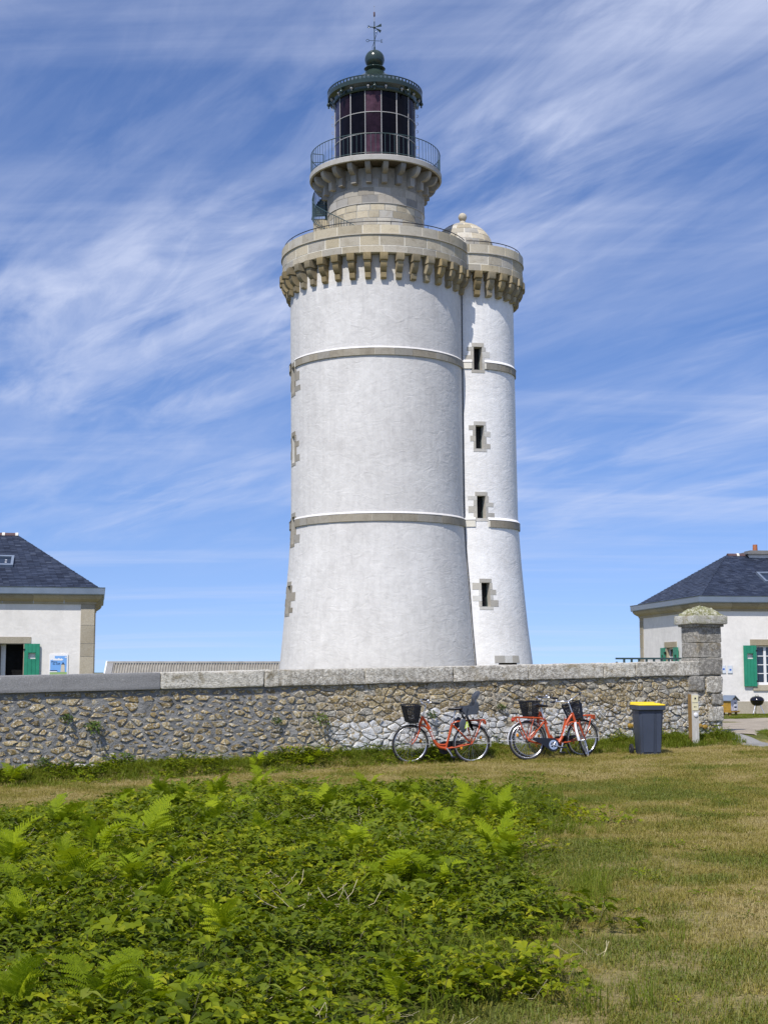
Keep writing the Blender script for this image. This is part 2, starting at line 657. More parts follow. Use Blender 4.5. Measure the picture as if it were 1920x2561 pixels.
def m_leaf(name, stops, trans=0.35, rough=0.5, tone='INSTANCER', spec=0.3):
    """leaf colours vary from clump to clump (attribute tone) and from leaf to leaf"""
    g = G(name)
    p = g.pos()
    n = g.noise(p, 9.0, 3, 0.6)
    isl = g.n('ShaderNodeNewGeometry').outputs['Random Per Island']
    if tone:
        t = g.attr('tone', tone)
        v = g.m('ADD', g.m('MULTIPLY', t, 0.62), g.m('MULTIPLY', isl, 0.30))
        v = g.m('ADD', v, g.m('MULTIPLY', g.m('SUBTRACT', n, 0.5), 0.35))
    else:
        r = g.rnd()
        v = g.m('ADD', g.m('MULTIPLY', r, 0.5), g.m('MULTIPLY', isl, 0.25))
        v = g.m('ADD', v, g.m('MULTIPLY', n, 0.25))
    cc = g.ramp(v, stops)
    g.col(cc, rough, 0, spec)
    tr = g.n('ShaderNodeBsdfTranslucent')
    c2 = g.mix(1.0, cc, (1.25, 1.2, 0.6), 'MULTIPLY')
    g.l(c2, tr.inputs[0])
    ms = g.n('ShaderNodeMixShader')
    ms.inputs[0].default_value = trans
    g.l(g.b.outputs[0], ms.inputs[1])
    g.l(tr.outputs[0], ms.inputs[2])
    g.l(ms.outputs[0], g.o.inputs[0])
    return g.mat


M['bramble'] = m_leaf('bramble_leaf', [(0.0, (0.030, 0.048, 0.004)), (0.30, (0.120, 0.170, 0.006)), (0.55, (0.245, 0.285, 0.010)), (0.82, (0.42, 0.405, 0.02)), (0.93, (0.46, 0.36, 0.05)), (1.0, (0.30, 0.16, 0.05))], 0.38, 0.6, spec=0.15)
M['grass_green'] = m_leaf('green_grass', [(0.0, (0.09, 0.13, 0.012)), (0.5, (0.20, 0.25, 0.025)), (1.0, (0.38, 0.36, 0.09))], 0.42, spec=0.15)
M['grass_dry'] = m_leaf('lawn_grass', [(0.0, (0.50, 0.41, 0.21)), (0.28, (0.36, 0.295, 0.09)), (0.52, (0.27, 0.235, 0.042)), (0.78, (0.165, 0.19, 0.026)), (1.0, (0.125, 0.18, 0.018))], 0.3)
M['fern'] = m_leaf('bracken_frond', [(0.0, (0.10, 0.145, 0.006)), (0.5, (0.25, 0.33, 0.010)), (1.0, (0.44, 0.50, 0.018))], 0.42, 0.6, tone=None, spec=0.12)
M['fern2'] = m_leaf('young_bracken_frond', [(0.0, (0.10, 0.145, 0.006)), (0.5, (0.25, 0.33, 0.010)), (1.0, (0.44, 0.48, 0.018))], 0.42, 0.6, spec=0.12)
M['weed'] = m_leaf('wall_weed', [(0.0, (0.03, 0.06, 0.010)), (0.5, (0.07, 0.12, 0.015)), (1.0, (0.15, 0.20, 0.03))], 0.35, tone=None)
M['straw'] = m_plain('dead_straw', (0.55, 0.47, 0.30), 0.8)
M['stem'] = m_plain('plant_stem', (0.09, 0.085, 0.025), 0.7)

# ------------------------------------------------------------------ ground
W0 = Vector((-6.31, 23.0))
WD = Vector((12.34, 5.5)).normalized()
WN = Vector((WD.y, -WD.x))               # the wall's face, towards the camera


def wall_dist(x, y):
    return (x - W0.x) * WN.x + (y - W0.y) * WN.y


def ground_z(x, y):
    x = np.asarray(x, float)
    y = np.asarray(y, float)
    base = 0.028 * np.clip(x, -9, 9) * sst(3, 18, y) * (1 - 0.55 * sst(32, 46, y))
    d = wall_dist(x, y)
    bank = np.where(d > 0, 0.19 * sst(0.85, 0.08, d), 0.19 - 0.10 * sst(0, 8, -d))
    r = np.hypot(x, y - 30)
    fall = -58 * sst(80, 300, r)
    bump = 0.018 * np.sin(x * 1.7 + 0.6 * y) * np.sin(y * 1.3 - 0.4 * x) + 0.010 * np.sin(x * 4.1 + 1.3) * np.sin(y * 3.7 + x)
    hump = 0.10 * np.exp(-((x + 2.5) ** 2 / 12 + (y - 12) ** 2 / 30))
    return base + bank + fall + bump + hump


def gz(x, y):
    return float(ground_z(x, y))


# where the bramble bed ends, in photograph pixels projected on the ground
_bx = [1960, 1990, 2060, 2130, 2200, 2290, 2400, 2561, 2700]
_br = [1240, 1320, 1385, 1300, 1320, 1385, 1350, 1240, 1200]
_tx = [-400, 0, 180, 330, 420, 700, 1100, 1330, 1700]
_ty = [2062, 2056, 2036, 2018, 1996, 1990, 1984, 1990, 2070]


def bed(x, y):
    """> 0 inside the bramble bed, in metres roughly"""
    x = np.asarray(x, float)
    y = np.asarray(y, float)
    px, py = to_px(x, y, 0.02 * x)
    s = y / F
    dr = (np.interp(py, _bx, _br) - px) * s
    dt = (py - np.interp(px, _tx, _ty)) * s * (y / 1.7)
    wob = 0.34 * np.sin(x * 2.3 + y * 0.9) * np.sin(y * 2.9) + 0.2 * np.sin(x * 5.2 - y * 4.4)
    return np.minimum(dr, dt * 0.6) + wob * 0.6


def nz(x, y, s=1.0, o=0.0):
    return np.array([mnoise.fractal(Vector((a * s + o, b * s, o)), 1.0, 2.0, 4) for a, b in zip(np.ravel(x), np.ravel(y))])


xs = np.concatenate([-np.geomspace(20000, 10, 22), np.arange(-9, 13.01, 0.12), np.geomspace(14, 20000, 22)])
ys = np.concatenate([-np.geomspace(6000, 4, 12), np.arange(2, 34.01, 0.12), np.geomspace(35, 30000, 36)])
gx, gy = np.meshgrid(xs, ys)
gzv = ground_z(gx, gy)
nxp, nyp = len(xs), len(ys)
vv = np.stack([gx.ravel(), gy.ravel(), gzv.ravel()], 1)
ii = np.arange(nyp - 1)[:, None] * nxp + np.arange(nxp - 1)[None, :]
ff = np.stack([ii, ii + 1, ii + 1 + nxp, ii + nxp], -1).reshape(-1, 4)
me = bpy.data.meshes.new('ground')
me.vertices.add(len(vv))
me.vertices.foreach_set('co', vv.ravel())
me.loops.add(ff.size)
me.loops.foreach_set('vertex_index', ff.ravel().astype(np.int32))
me.polygons.add(len(ff))
me.polygons.foreach_set('loop_start', np.arange(len(ff), dtype=np.int32) * 4)
me.polygons.foreach_set('use_smooth', np.ones(len(ff), bool))
me.update(calc_edges=True)
a_ = me.attributes.new('green', 'FLOAT', 'POINT')
gb = np.clip(sst(-0.4, 0.5, bed(gx.ravel(), np.clip(gy.ravel(), 4, 60))), 0, 1)
wdv = wall_dist(gx.ravel(), gy.ravel())
gb = np.maximum(gb, np.where(np.abs(wdv) < 1.2, 0.8 * sst(0.75, 0.3, wdv), np.where(wdv < -1, 0.5, 0)))
a_.data.foreach_set('value', gb)
me.materials.append(M['turf'])
link('ground', me, None, 'structure')

sea = MB()
sea.lathe([(0.01, -54.0), (5000, -54.0), (14000, -54.0)], 64)
g = G('sea_water')
g.bump(g.noise(g.pos(), 0.05, 6), 2.0, 0.4)
struct('sea', sea, g.col((0.02, 0.06, 0.10), 0.25))


def strip_on_ground(name, pts, width, mat, lift):
    """ribbon of path laid just over the ground"""
    pts = [Vector(p) for p in pts]
    dense = []
    for a, b in zip(pts[:-1], pts[1:]):
        k = max(2, int((b - a).length / 0.25))
        dense += [a.lerp(b, i / k) for i in range(k)]
    dense.append(pts[-1])
    vs, fs = [], []
    nw = 8
    for i, p in enumerate(dense):
        t = (dense[min(i + 1, len(dense) - 1)] - dense[max(i - 1, 0)]).normalized()
        nn = Vector((-t.y, t.x))
        wd = width(i / len(dense)) if callable(width) else width
        wd *= 1 + 0.08 * sin(i * 0.9) + 0.05 * sin(i * 2.3)
        for k in range(nw + 1):
            q = p + nn * wd * (k / nw - 0.5)
            e = -0.02 if k in (0, nw) else lift
            vs.append((q.x, q.y, gz(q.x, q.y) + e))
    for i in range(len(dense) - 1):
        for k in range(nw):
            a = i * (nw + 1) + k
            fs.append((a, a + nw + 1, a + nw + 2, a + 1))
    m = MB()
    m.add(vs, fs)
    return struct(name, m, mat, 180)


GRAVEL = [(7.2, 28.9), (7.35, 30.2), (7.9, 32.0), (8.7, 35.2), (10.0, 38.8), (12.4, 40.8), (17, 41.6), (24, 42.4)]
PAVED = [(7.05, 28.75), (7.6, 27.85), (8.4, 27.0), (9.6, 26.2), (12, 25.2), (16, 24.4)]
strip_on_ground('gravel_path', GRAVEL, lambda t: 0.9 + 4.6 * min(1, t * 2.0), M['gravel'], 0.02)
strip_on_ground('paved_path', PAVED, lambda t: 0.5 + 1.7 * min(1, t * 3.0), M['tarmac'], 0.035)


def poly_dist(x, y, pts):
    best = np.full(np.shape(x), 1e9)
    for (ax, ay), (bx_, by_) in zip(pts[:-1], pts[1:]):
        dx, dy = bx_ - ax, by_ - ay
        t = np.clip(((x - ax) * dx + (y - ay) * dy) / (dx * dx + dy * dy), 0, 1)
        best = np.minimum(best, np.hypot(x - ax - t * dx, y - ay - t * dy))
    return best


def on_path(x, y):
    g_ = poly_dist(x, y, GRAVEL) < 0.4 + 2.3 * np.clip((y - 29) / 8.5, 0, 1)
    p_ = poly_dist(x, y, PAVED) < 0.2 + 0.85 * np.clip((x - 6.9) / 1.5, 0, 1)
    return g_ | p_

# ------------------------------------------------------------------ lighthouse
TW = thing('lighthouse', 'tall white round lighthouse with a smaller stair turret joined on and a dark green lantern', 'lighthouse',
           (-0.21, 70.0, 0.0), (0, -0.0083, 0))
MAIN_T = [(-1.5, 5.45), (1.6, 4.98), (3.7, 4.77), (5.57, 4.62), (7.2, 4.48), (8.7, 4.39), (10.2, 4.37), (14, 4.37), (22, 4.40)]
TUR_T = [(-1.5, 3.55), (1.85, 3.22), (3.7, 3.01), (5.3, 2.87), (6.9, 2.74), (9.3, 2.60), (15.7, 2.57), (22, 2.56)]
CX, CY = 4.55, 1.5
TC = (CX, CY)


def interp(tab):
    z_, r_ = np.array(tab).T

    def f(z):
        return float(np.interp(z, z_, r_))
    return f


Rm, Rt = interp(MAIN_T), interp(TUR_T)
D2 = math.hypot(CX, CY)
UD = Vector((CX, CY)) / D2


def junction(z, ra=None, rb=None):
    """front crossing point of the two round plans"""
    ra = ra or Rm(z)
    rb = rb or Rt(z)
    a = (ra * ra - rb * rb + D2 * D2) / (2 * D2)
    h = sqrt(max(0, ra * ra - a * a))
    return Vector((UD.x * a + UD.y * h, UD.y * a - UD.x * h))


def ang(p, c=(0, 0)):
    return atan2(p[0] - c[0], -(p[1] - c[1]))


def outside_main(a, r, R):
    return math.hypot(CX + r * sin(a), CY - r * cos(a)) > R


def outside_turret(a, R, r):
    return math.hypot(R * sin(a) - CX, -R * cos(a) - CY) > r


def round_wall(Rf, z0, z1, openings, c=(0, 0), na=150, nzr=70):
    """round wall with rectangular openings (a0, a1, z0, z1); the reveals go inwards"""
    aa = set(np.linspace(-pi, pi, na + 1).round(5))
    zz = set(np.linspace(z0, z1, nzr + 1).round(4))
    for a0, a1, b0, b1 in openings:
        aa |= {round(a0, 5), round(a1, 5)}
        zz |= {round(b0, 4), round(b1, 4)}
    aa, zz = sorted(aa), sorted(zz)
    vs = [(c[0] + Rf(z) * sin(a), c[1] - Rf(z) * cos(a), z) for z in zz for a in aa]
    n = len(aa)
    fs = []
    for i in range(len(zz) - 1):
        zm = (zz[i] + zz[i + 1]) / 2
        for j in range(n - 1):
            am = (aa[j] + aa[j + 1]) / 2
            if any(o[0] < am < o[1] and o[2] < zm < o[3] for o in openings):
                continue
            k = i * n + j
            fs.append((k, k + 1, k + 1 + n, k + n))
    m = MB()
    m.add(vs, fs)
    return m


MAIN_WIN = [(R_(-73), z, 0.062, 1.35) for z in (16.1, 12.6, 8.55, 5.15)]
TUR_WIN = [(R_(11.6), 17.2, 0.084, 1.18), (R_(12.4), 13.2, 0.084, 1.18), (R_(12.6), 9.68, 0.084, 1.12), (R_(14.2), 5.32, 0.076, 1.18)]
DOOR = (R_(33), 0.3, 0.175, 3.36)


def opens(ws):
    return [(a - h, a + h, z - H / 2, z + H / 2) for a, z, h, H in ws]


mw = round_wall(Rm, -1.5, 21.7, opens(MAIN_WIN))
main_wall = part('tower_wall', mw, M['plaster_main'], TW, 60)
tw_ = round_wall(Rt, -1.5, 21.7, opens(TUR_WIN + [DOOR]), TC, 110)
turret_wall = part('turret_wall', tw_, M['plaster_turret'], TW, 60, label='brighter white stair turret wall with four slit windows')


def slit(ws, Rf, c, wallobj, seed, stone='surround', big=1.0):
    r = random.Random(seed)
    for a, z, h, H in ws:
        rr = Rf(z)
        b0, b1 = z - H / 2, z + H / 2
        # reveal
        m = MB()
        i_ = lambda q: Rf(q) - 0.55
        o_ = lambda q: Rf(q) + 0.004
        e = 0.02 / rr
        m.arc(i_, o_, a - h - 3 * e, a - h, b0 - 0.05, b1 + 0.05, 1, c)
        m.arc(i_, o_, a + h, a + h + 3 * e, b0 - 0.05, b1 + 0.05, 1, c)
        m.arc(i_, o_, a - h, a + h, b1, b1 + 0.06, 2, c)
        m.arc(i_, o_, a - h, a + h, b0 - 0.06, b0, 2, c)
        win = part('slit_window', m, M['surround'], TW)
        p = MB()
        p.arc(lambda q: Rf(q) - 0.50, lambda q: Rf(q) - 0.44, a - h, a + h, b0, b1, 2, c)
        part('pane', p, M['dark_void'], win)
        fr = MB()
        fr.arc(lambda q: Rf(q) - 0.43, lambda q: Rf(q) - 0.39, a - h, a - h + 2 * e, b0, b1, 1, c)
        fr.arc(lambda q: Rf(q) - 0.43, lambda q: Rf(q) - 0.39, a + h - 2 * e, a + h, b0, b1, 1, c)
        fr.arc(lambda q: Rf(q) - 0.43, lambda q: Rf(q) - 0.39, a - h + 2 * e, a + h - 2 * e, b0, b0 + 0.05, 2, c)
        part('frame', fr, M['green_metal'], win)
        # surround stones let into the plaster
        n = 4
        for sgn in (-1, 1):
            cz = np.cumsum([0] + [r.uniform(0.7, 1.35) for _ in range(n)])
            cz = b0 + cz / cz[-1] * H
            for k in range(n):
                ln = (0.40 if (k + (sgn > 0)) % 2 else 0.16) * r.uniform(0.7, 1.2) * big
                q0, q1 = sorted((a + sgn * (h + e * 0.1), a + sgn * (h + ln / rr)))
                s = MB()
                s.arc(lambda q: Rf(q) - 0.05, lambda q: Rf(q) + 0.012, q0, q1, cz[k] + 0.006, cz[k + 1] - 0.006, 2, c)
                part('surround_stone', s, M[stone], TW)
        for z0, z1, w in ((b1 + 0.005, b1 + 0.20, 1.45), (b0 - 0.15, b0 - 0.005, 1.6)):
            s = MB()
            s.arc(lambda q: Rf(q) - 0.05, lambda q: Rf(q) + 0.016, a - h * w, a + h * w, z0, z1, 4, c)
            part('surround_stone', s, M[stone], TW)


slit(MAIN_WIN, Rm, (0, 0), main_wall, 1, 'course', 1.8)
slit(TUR_WIN, Rt, TC, turret_wall, 2)

# low door at the turret's foot under a lintel of three stones
a, z, h, H = DOOR
m = MB()
m.arc(lambda q: Rt(q) - 0.5, lambda q: Rt(q) - 0.42, a - h, a + h, z - H / 2, z + H / 2, 3, TC)
part('turret_door', m, M['dark_void'], TW)
for q0, q1 in ((a - h * 1.35, a - 0.06), (a - 0.055, a + 0.09), (a + 0.095, a + h * 1.35)):
    m = MB()
    m.arc(lambda q: Rt(q) - 0.06, lambda q: Rt(q) + 0.014, q0, q1, z + H / 2 + 0.003, z + H / 2 + 0.36, 3, TC)
    part('lintel_stone', m, M['surround'], TW)

# string courses, block by block, each with a plaster splay on top
for z0, z1 in ((16.66, 17.0), (8.68, 9.04)):
    zc_ = (z0 + z1) / 2
    for Rf, c, lim in ((Rm, (0, 0), 0), (Rt, TC, 1)):
        R = Rf(zc_)
        a = -pi
        k = 0
        while a < pi - 0.02:
            ln = random.uniform(0.55, 0.95) / R
            a1 = min(pi, a + ln)
            am = (a + a1) / 2
            ok = outside_turret(am, R + 0.1, Rt(zc_) + 0.12) if lim == 0 else outside_main(am, R + 0.1, Rm(zc_) + 0.12)
            for wa, wz, wh, wH in (MAIN_WIN if lim == 0 else TUR_WIN):
                if abs(wz - zc_) < wH / 2 + 0.3:
                    if abs(am - wa) < wh + 0.04 + ln / 2:
                        ok = False
            if ok:
                m = MB()
                o_ = 0.075 + random.uniform(-0.008, 0.008)
                m.arc(R - 0.1, R + o_, a + 0.008 / R, a1 - 0.008 / R, z0, z1, 3, c)
                part('course_block', m, M['course'], TW)
            a = a1
        runs = [(-pi, pi)]
        for wa, wz, wh, wH in (MAIN_WIN if lim == 0 else TUR_WIN):
            if abs(wz - zc_) < wH / 2 + 0.3:
                runs = [(-pi, wa - wh - 0.04), (wa + wh + 0.04, pi)]
        m = MB()
        m2 = MB()
        hs_ = 0.10 if lim == 0 else 0.13
        Rq = Rf(z1 + hs_)
        for q0, q1 in runs:
            m.lathe([(R + 0.02, z0 + 0.01), (R + 0.058, z0 + 0.012), (R + 0.058, z1 - 0.012), (R + 0.02, z1 - 0.01)], 110, c, q0, q1)
            m2.lathe([(R + 0.085, z1 + 0.002), (R + 0.075, z1 + 0.02), (Rq + 0.006, z1 + hs_), (Rq - 0.05, z1 + hs_ + 0.01)], 110, c, q0, q1)
        part('course_joint', m, M['joint'], TW, 60)
        part('course_splay', m2, M['plaster_turret'] if lim else M['plaster_main'], TW, 60)

# rainwater pipe in the angle between tower and turret
pts = []
for z in np.linspace(-0.5, 20.9, 40):
    p = junction(z)
    pts.append((p.x + 0.03, p.y - 0.05, z))
m = MB()
m.tube(pts, 0.024, 6)
part('rain_pipe', m, M['black_metal'], TW, 60)

# ---- machicolated gallery
PZ0, PZ1, PZ2, PZ3 = 21.56, 21.92, 22.45, 22.93
PR, PT = 4.82, 3.10


def corbel_mesh(name, rw):
    """rw: wall radius; the block points to -y, its foot at rw"""
    m = MB()
    e = rw - 4.38
    top = [(4.2, 21.20), (4.93, 21.20), (4.95, 21.23), (4.95, 21.55), (4.2, 21.55)]
    br = [(4.2, 20.66), (4.55, 20.66), (4.64, 20.72), (4.745, 20.82), (4.81, 20.94), (4.845, 21.07), (4.85, 21.197), (4.2, 21.197)]
    ft = [(4.2, 20.36), (4.52, 20.36), (4.60, 20.42), (4.635, 20.657), (4.2, 20.657)]
    for prof, wd in ((top, 0.37), (br, 0.30), (ft, 0.27)):
        o = len(m.v)
        m.extr([(r + e, z) for r, z in prof], -wd / 2, wd / 2)
        for i in range(o, len(m.v)):
            r, t, z = m.v[i]
            m.v[i] = (t, -r, z)
    return m.mesh(name, M['corbel_stone'], 40)


cm = corbel_mesh('corbel', 4.38)
NC = 38
for k in range(NC):
    a = -pi + 2 * pi * (k + 0.5) / NC + R_(-0.2)
    if outside_turret(a, 4.85, PT - 0.05):
        o = link('corbel', cm, TW)
        o.rotation_euler = (0, 0, a)
ct = corbel_mesh('corbel', 2.62)
NT = 27
for k in range(NT):
    a = -pi + 2 * pi * (k + 0.3) / NT
    if outside_main(a, PT, PR + 0.02):
        o = link('corbel', ct, TW)
        o.location = (CX, CY, 0)
        o.rotation_euler = (0, 0, a)

for c, RO, other, rmax in ((TC, PT, 'm', 0), ((0, 0), PR, 't', 0)):
    for row, (z0, z1, ln0, dr) in enumerate(((PZ0, PZ1, 0.98, 0.0), (PZ1, PZ2, 1.0, -0.012), (PZ2, PZ3, 1.1, 0.02))):
        a = -pi + row * 0.09
        end = a + 2 * pi
        n = max(3, round(2 * pi * RO / ln0))
        cuts = np.cumsum(np.array([random.uniform(0.75, 1.25) for _ in range(n)]))
        cuts = np.concatenate([[0], cuts / cuts[-1]]) * 2 * pi + a
        if other == 'm':
            p = junction(0, PR, PT)
            q = Vector((2 * (UD.x * UD.dot(p)) - p.x, 2 * (UD.y * UD.dot(p)) - p.y))
            lo, hi = ang(p, c), ang(q, c)       # visible part runs from lo (front) round the right to hi
        else:
            p = junction(0, PR, PT)
            q = Vector((2 * (UD.x * UD.dot(p)) - p.x, 2 * (UD.y * UD.dot(p)) - p.y))
            lo, hi = ang(q, c), ang(p, c)
        span = (hi - lo) % (2 * pi)
        for k in range(n):
            s0 = (cuts[k] - lo) % (2 * pi)
            s1 = s0 + cuts[k + 1] - cuts[k]
            for u0, u1 in ((s0, min(s1, span)), (0, min(s1 - 2 * pi, span))):
                if u1 - u0 < 0.03 or u0 >= span:
                    continue
                j = 0.023 / RO
                m = MB()
                o_ = dr + random.uniform(-0.008, 0.008)
                if row == 2:
                    m.arc(RO - 0.34, RO + o_, lo + u0 + j, lo + u1 - j, z0 + 0.055, z1, 5, c)
                else:
                    m.arc(RO - 0.34, RO + o_, lo + u0 + j, lo + u1 - j, z0 + 0.022, z1 - 0.022, 5, c)
                part('coping_stone' if row == 2 else 'parapet_stone', m, M['granite'] if row < 2 else M['granite_pale'], TW)
        if row == 0:
            n_ = 90
            m = MB()
            m.arc(RO - 0.32, RO - 0.022, lo, lo + span, PZ0 + 0.02, PZ2, n_, c)
            m.arc(RO - 0.30, RO + 0.004, lo, lo + span, PZ2 + 0.06, PZ3 - 0.012, n_, c)
            part('parapet_joint', m, M['joint'], TW, 60)
            m = MB()           # roll moulding under the coping, and the dark drip line below it
            m.arc(RO - 0.3, RO + 0.045, lo, lo + span, PZ2 + 0.004, PZ2 + 0.05, n_, c)
            part('roll_moulding', m, M['granite_grey'], TW, 60)
            pts = []
            for i in range(61):
                q_ = lo + span * i / 60
                pts.append((c[0] + (RO - 0.12) * sin(q_), c[1] - (RO - 0.12) * cos(q_), PZ3 + 0.2))
            m = MB()
            m.tube(pts, 0.022, 6)
            for i in range(2, 60, 5):
                m.tube([pts[i], (pts[i][0], pts[i][1], PZ3 - 0.02)], 0.012, 5)
            part('handrail', m, M['black_metal'], TW, 60)
m = MB()
m.lathe([(0.1, PZ0 + 0.16), (PR - 0.3, PZ0 + 0.16), (PR - 0.3, PZ0 + 0.014), (4.2, PZ0 + 0.01)], 96)
m.lathe([(0.1, PZ0 + 0.165), (PT - 0.3, PZ0 + 0.165), (PT - 0.3, PZ0 + 0.018), (2.3, PZ0 + 0.012)], 72, TC)
part('gallery_floor', m, M['granite_grey'], TW, 60)

# ---- turret dome
DZ, DR = 23.38, 1.60
m = MB()
m.lathe([(DR - 0.02, 21.6)] + [((DR - 0.014) * cos(t), DZ + (DR - 0.014) * sin(t)) for t in np.linspace(0, pi / 2 - 0.01, 14)], 48, TC)
dome = part('dome', m, M['joint'], TW, 60)
for r in range(7):
    t0, t1 = pi / 2 * r / 7, pi / 2 * (r + 1) / 7
    rad = DR * cos((t0 + t1) / 2)
    n = max(5, round(2 * pi * rad / 0.75))
    for k in range(n):
        a0, a1 = 2 * pi * (k + 0.5 * (r % 2)) / n, 2 * pi * (k + 1 + 0.5 * (r % 2)) / n
        j = 0.018 / max(rad, 0.2)
        vs, fs = [], []
        nn = 4
        for i in range(nn + 1):
            a = a0 + j + (a1 - a0 - 2 * j) * i / nn
            for tt in (t0 + 0.011, (t0 + t1) / 2, t1 - 0.011):
                for R in (DR - 0.08, DR):
                    vs.append((CX + R * cos(tt) * sin(a), CY - R * cos(tt) * cos(a), DZ + R * sin(tt)))
        for i in range(nn):
            p, q = i * 6, i * 6 + 6
            fs += [(p + 1, q + 1, q + 3, p + 3), (p + 3, q + 3, q + 5, p + 5), (p, p + 1, q + 1, q)[::-1], (p + 5, q + 5, q + 4, p + 4)]
        fs += [(0, 2, 3, 1), (2, 4, 5, 3), (nn * 6, nn * 6 + 1, nn * 6 + 3, nn * 6 + 2), (nn * 6 + 2, nn * 6 + 3, nn * 6 + 5, nn * 6 + 4)]
        mm = MB()
        mm.add(vs, fs)
        part('dome_stone', mm, M['granite_pale'], dome, 50)
m = MB()
m.lathe([(0.26, 24.93), (0.25, 25.0), (0.15, 25.05), (0.13, 25.12), (0.17, 25.16)], 24, TC)
m.ball((CX, CY, 25.34), 0.225, 20, 12)
part('dome_finial', m, M['granite'], TW, 60)

# ---- upper drum
DRR = 2.48
zt_d = 24.80
m = MB()
m.lathe([(DRR - 0.014, 21.6), (DRR - 0.014, zt_d), (DRR - 0.002, zt_d + 0.01), (DRR - 0.002, 26.6)], 80)
part('drum_joint', m, M['joint'], TW, 60)
rows = [(z, z + 0.37, 0.68, 'granite_pale') for z in np.arange(22.21, 24.7, 0.37)]
rows = rows[:7]
zt = rows[-1][1]
rows += [(zt + 0.02, zt + 0.42, 0.78, 'granite_grey'), (zt + 0.42, zt + 0.82, 0.8, 'granite_grey'), (zt + 0.82, zt + 1.26, 0.8, 'granite_grey'), (zt + 1.26, 26.62, 0.8, 'granite_grey')]
for i, (z0, z1, ln, mt) in enumerate(rows):
    n = round(2 * pi * DRR / ln)
    cuts = np.cumsum([random.uniform(0.8, 1.2) if mt == 'granite_pale' else 1.0 for _ in range(n)])
    cuts = np.concatenate([[0], cuts / cuts[-1]]) * 2 * pi + (i * 0.41)
    j = (0.021 if mt == 'granite_pale' else 0.009) / DRR
    for k in range(n):
        m = MB()
        o_ = random.uniform(-0.006, 0.010) + (0.0 if mt == 'granite_pale' else 0.015)
        m.arc(DRR - 0.2, DRR + o_, cuts[k] + j, cuts[k + 1] - j, z0 + (0.018 if mt == 'granite_pale' else 0.010), z1 - (0.018 if mt == 'granite_pale' else 0.004), 3)
        part('drum_stone', m, M[mt], TW)
m = MB()
m.lathe([(DRR - 0.02, zt - 0.012), (DRR + 0.035, zt - 0.008), (DRR + 0.035, zt + 0.03), (DRR - 0.02, zt + 0.034)], 80)
part('drum_band', m, M['granite_grey'], TW, 60)

m = MB()
for prof, wd in (([(2.40, 25.78), (2.75, 25.78), (2.77, 25.80), (2.77, 26.22), (2.40, 26.22)], 0.27),
                 ([(2.40, 26.223), (2.80, 26.223), (2.97, 26.25), (3.11, 26.33), (3.20, 26.45), (3.245, 26.58), (3.25, 26.695), (2.40, 26.695)], 0.255)):
    o = len(m.v)
    m.extr(prof, -wd / 2, wd / 2)
    for i in range(o, len(m.v)):
        r, t, z = m.v[i]
        m.v[i] = (t, -r, z)
bm_ = m.mesh('bracket', M['granite_grey'], 35)
for k in range(22):
    o = link('bracket', bm_, TW)
    o.rotation_euler = (0, 0, 2 * pi * (k + 0.5) / 22 + R_(-6.9 - 8.18))
m = MB()
m.lathe([(2.3, 26.70), (3.34, 26.70), (3.40, 26.72), (3.41, 26.96), (3.36, 27.0), (2.0, 27.0)], 96)
part('gallery_slab', m, M['granite_grey'], TW, 40)
M['granite_shade'] = m_granite('painted_shade_granite', (0.17, 0.14, 0.10), (0.16, 0.145, 0.12), (0.08, 0.065, 0.045), 0.4, 0.01)  # darker stone colour stands in for the shade under the gallery slab
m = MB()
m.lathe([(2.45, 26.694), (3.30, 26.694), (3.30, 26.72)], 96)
part('soffit', m, M['granite_shade'], TW, 40, label='underside of the upper gallery, its shade painted in as darker stone')


def railing(name, r, a0, a1, z0, z1, nb, parent, zf=None, rail_r=0.022, bar_r=0.011, mat='green_metal'):
    """curved railing: top and bottom rails in one mesh, every bar a sub-part"""
    zf = zf or (lambda t: 0.0)
    m = MB()
    for zz, q in ((z1, rail_r), (z0 + 0.09, rail_r * 0.8)):
        m.tube([(r * sin(a0 + (a1 - a0) * i / 64), -r * cos(a0 + (a1 - a0) * i / 64), zz + zf(i / 64)) for i in range(65)], q, 6)
    ra = part(name, m, M[mat], parent, 60)
    b = MB()
    b.tube([(0, 0, z0), (0, 0, z1)], bar_r, 5)
    bme = b.mesh('baluster', M[mat], 60)
    for k in range(nb + 1):
        t = k / nb
        a = a0 + (a1 - a0) * t
        o = link('baluster', bme, ra)
        o.location = (r * sin(a), -r * cos(a), zf(t))
    return ra


railing('gallery_railing', 3.33, R_(-118), R_(225), 27.0, 28.08, 84, TW, bar_r=0.013)
# gate posts where the stair arrives
m = MB()
for a in (R_(-74), R_(-96)):
    m.tube([(2.75 * sin(a), -2.75 * cos(a), 27.0), (2.75 * sin(a), -2.75 * cos(a), 27.95), (3.3 * sin(a), -3.3 * cos(a), 27.95)], 0.022, 6)
part('gallery_gate', m, M['green_metal'], TW, 60)

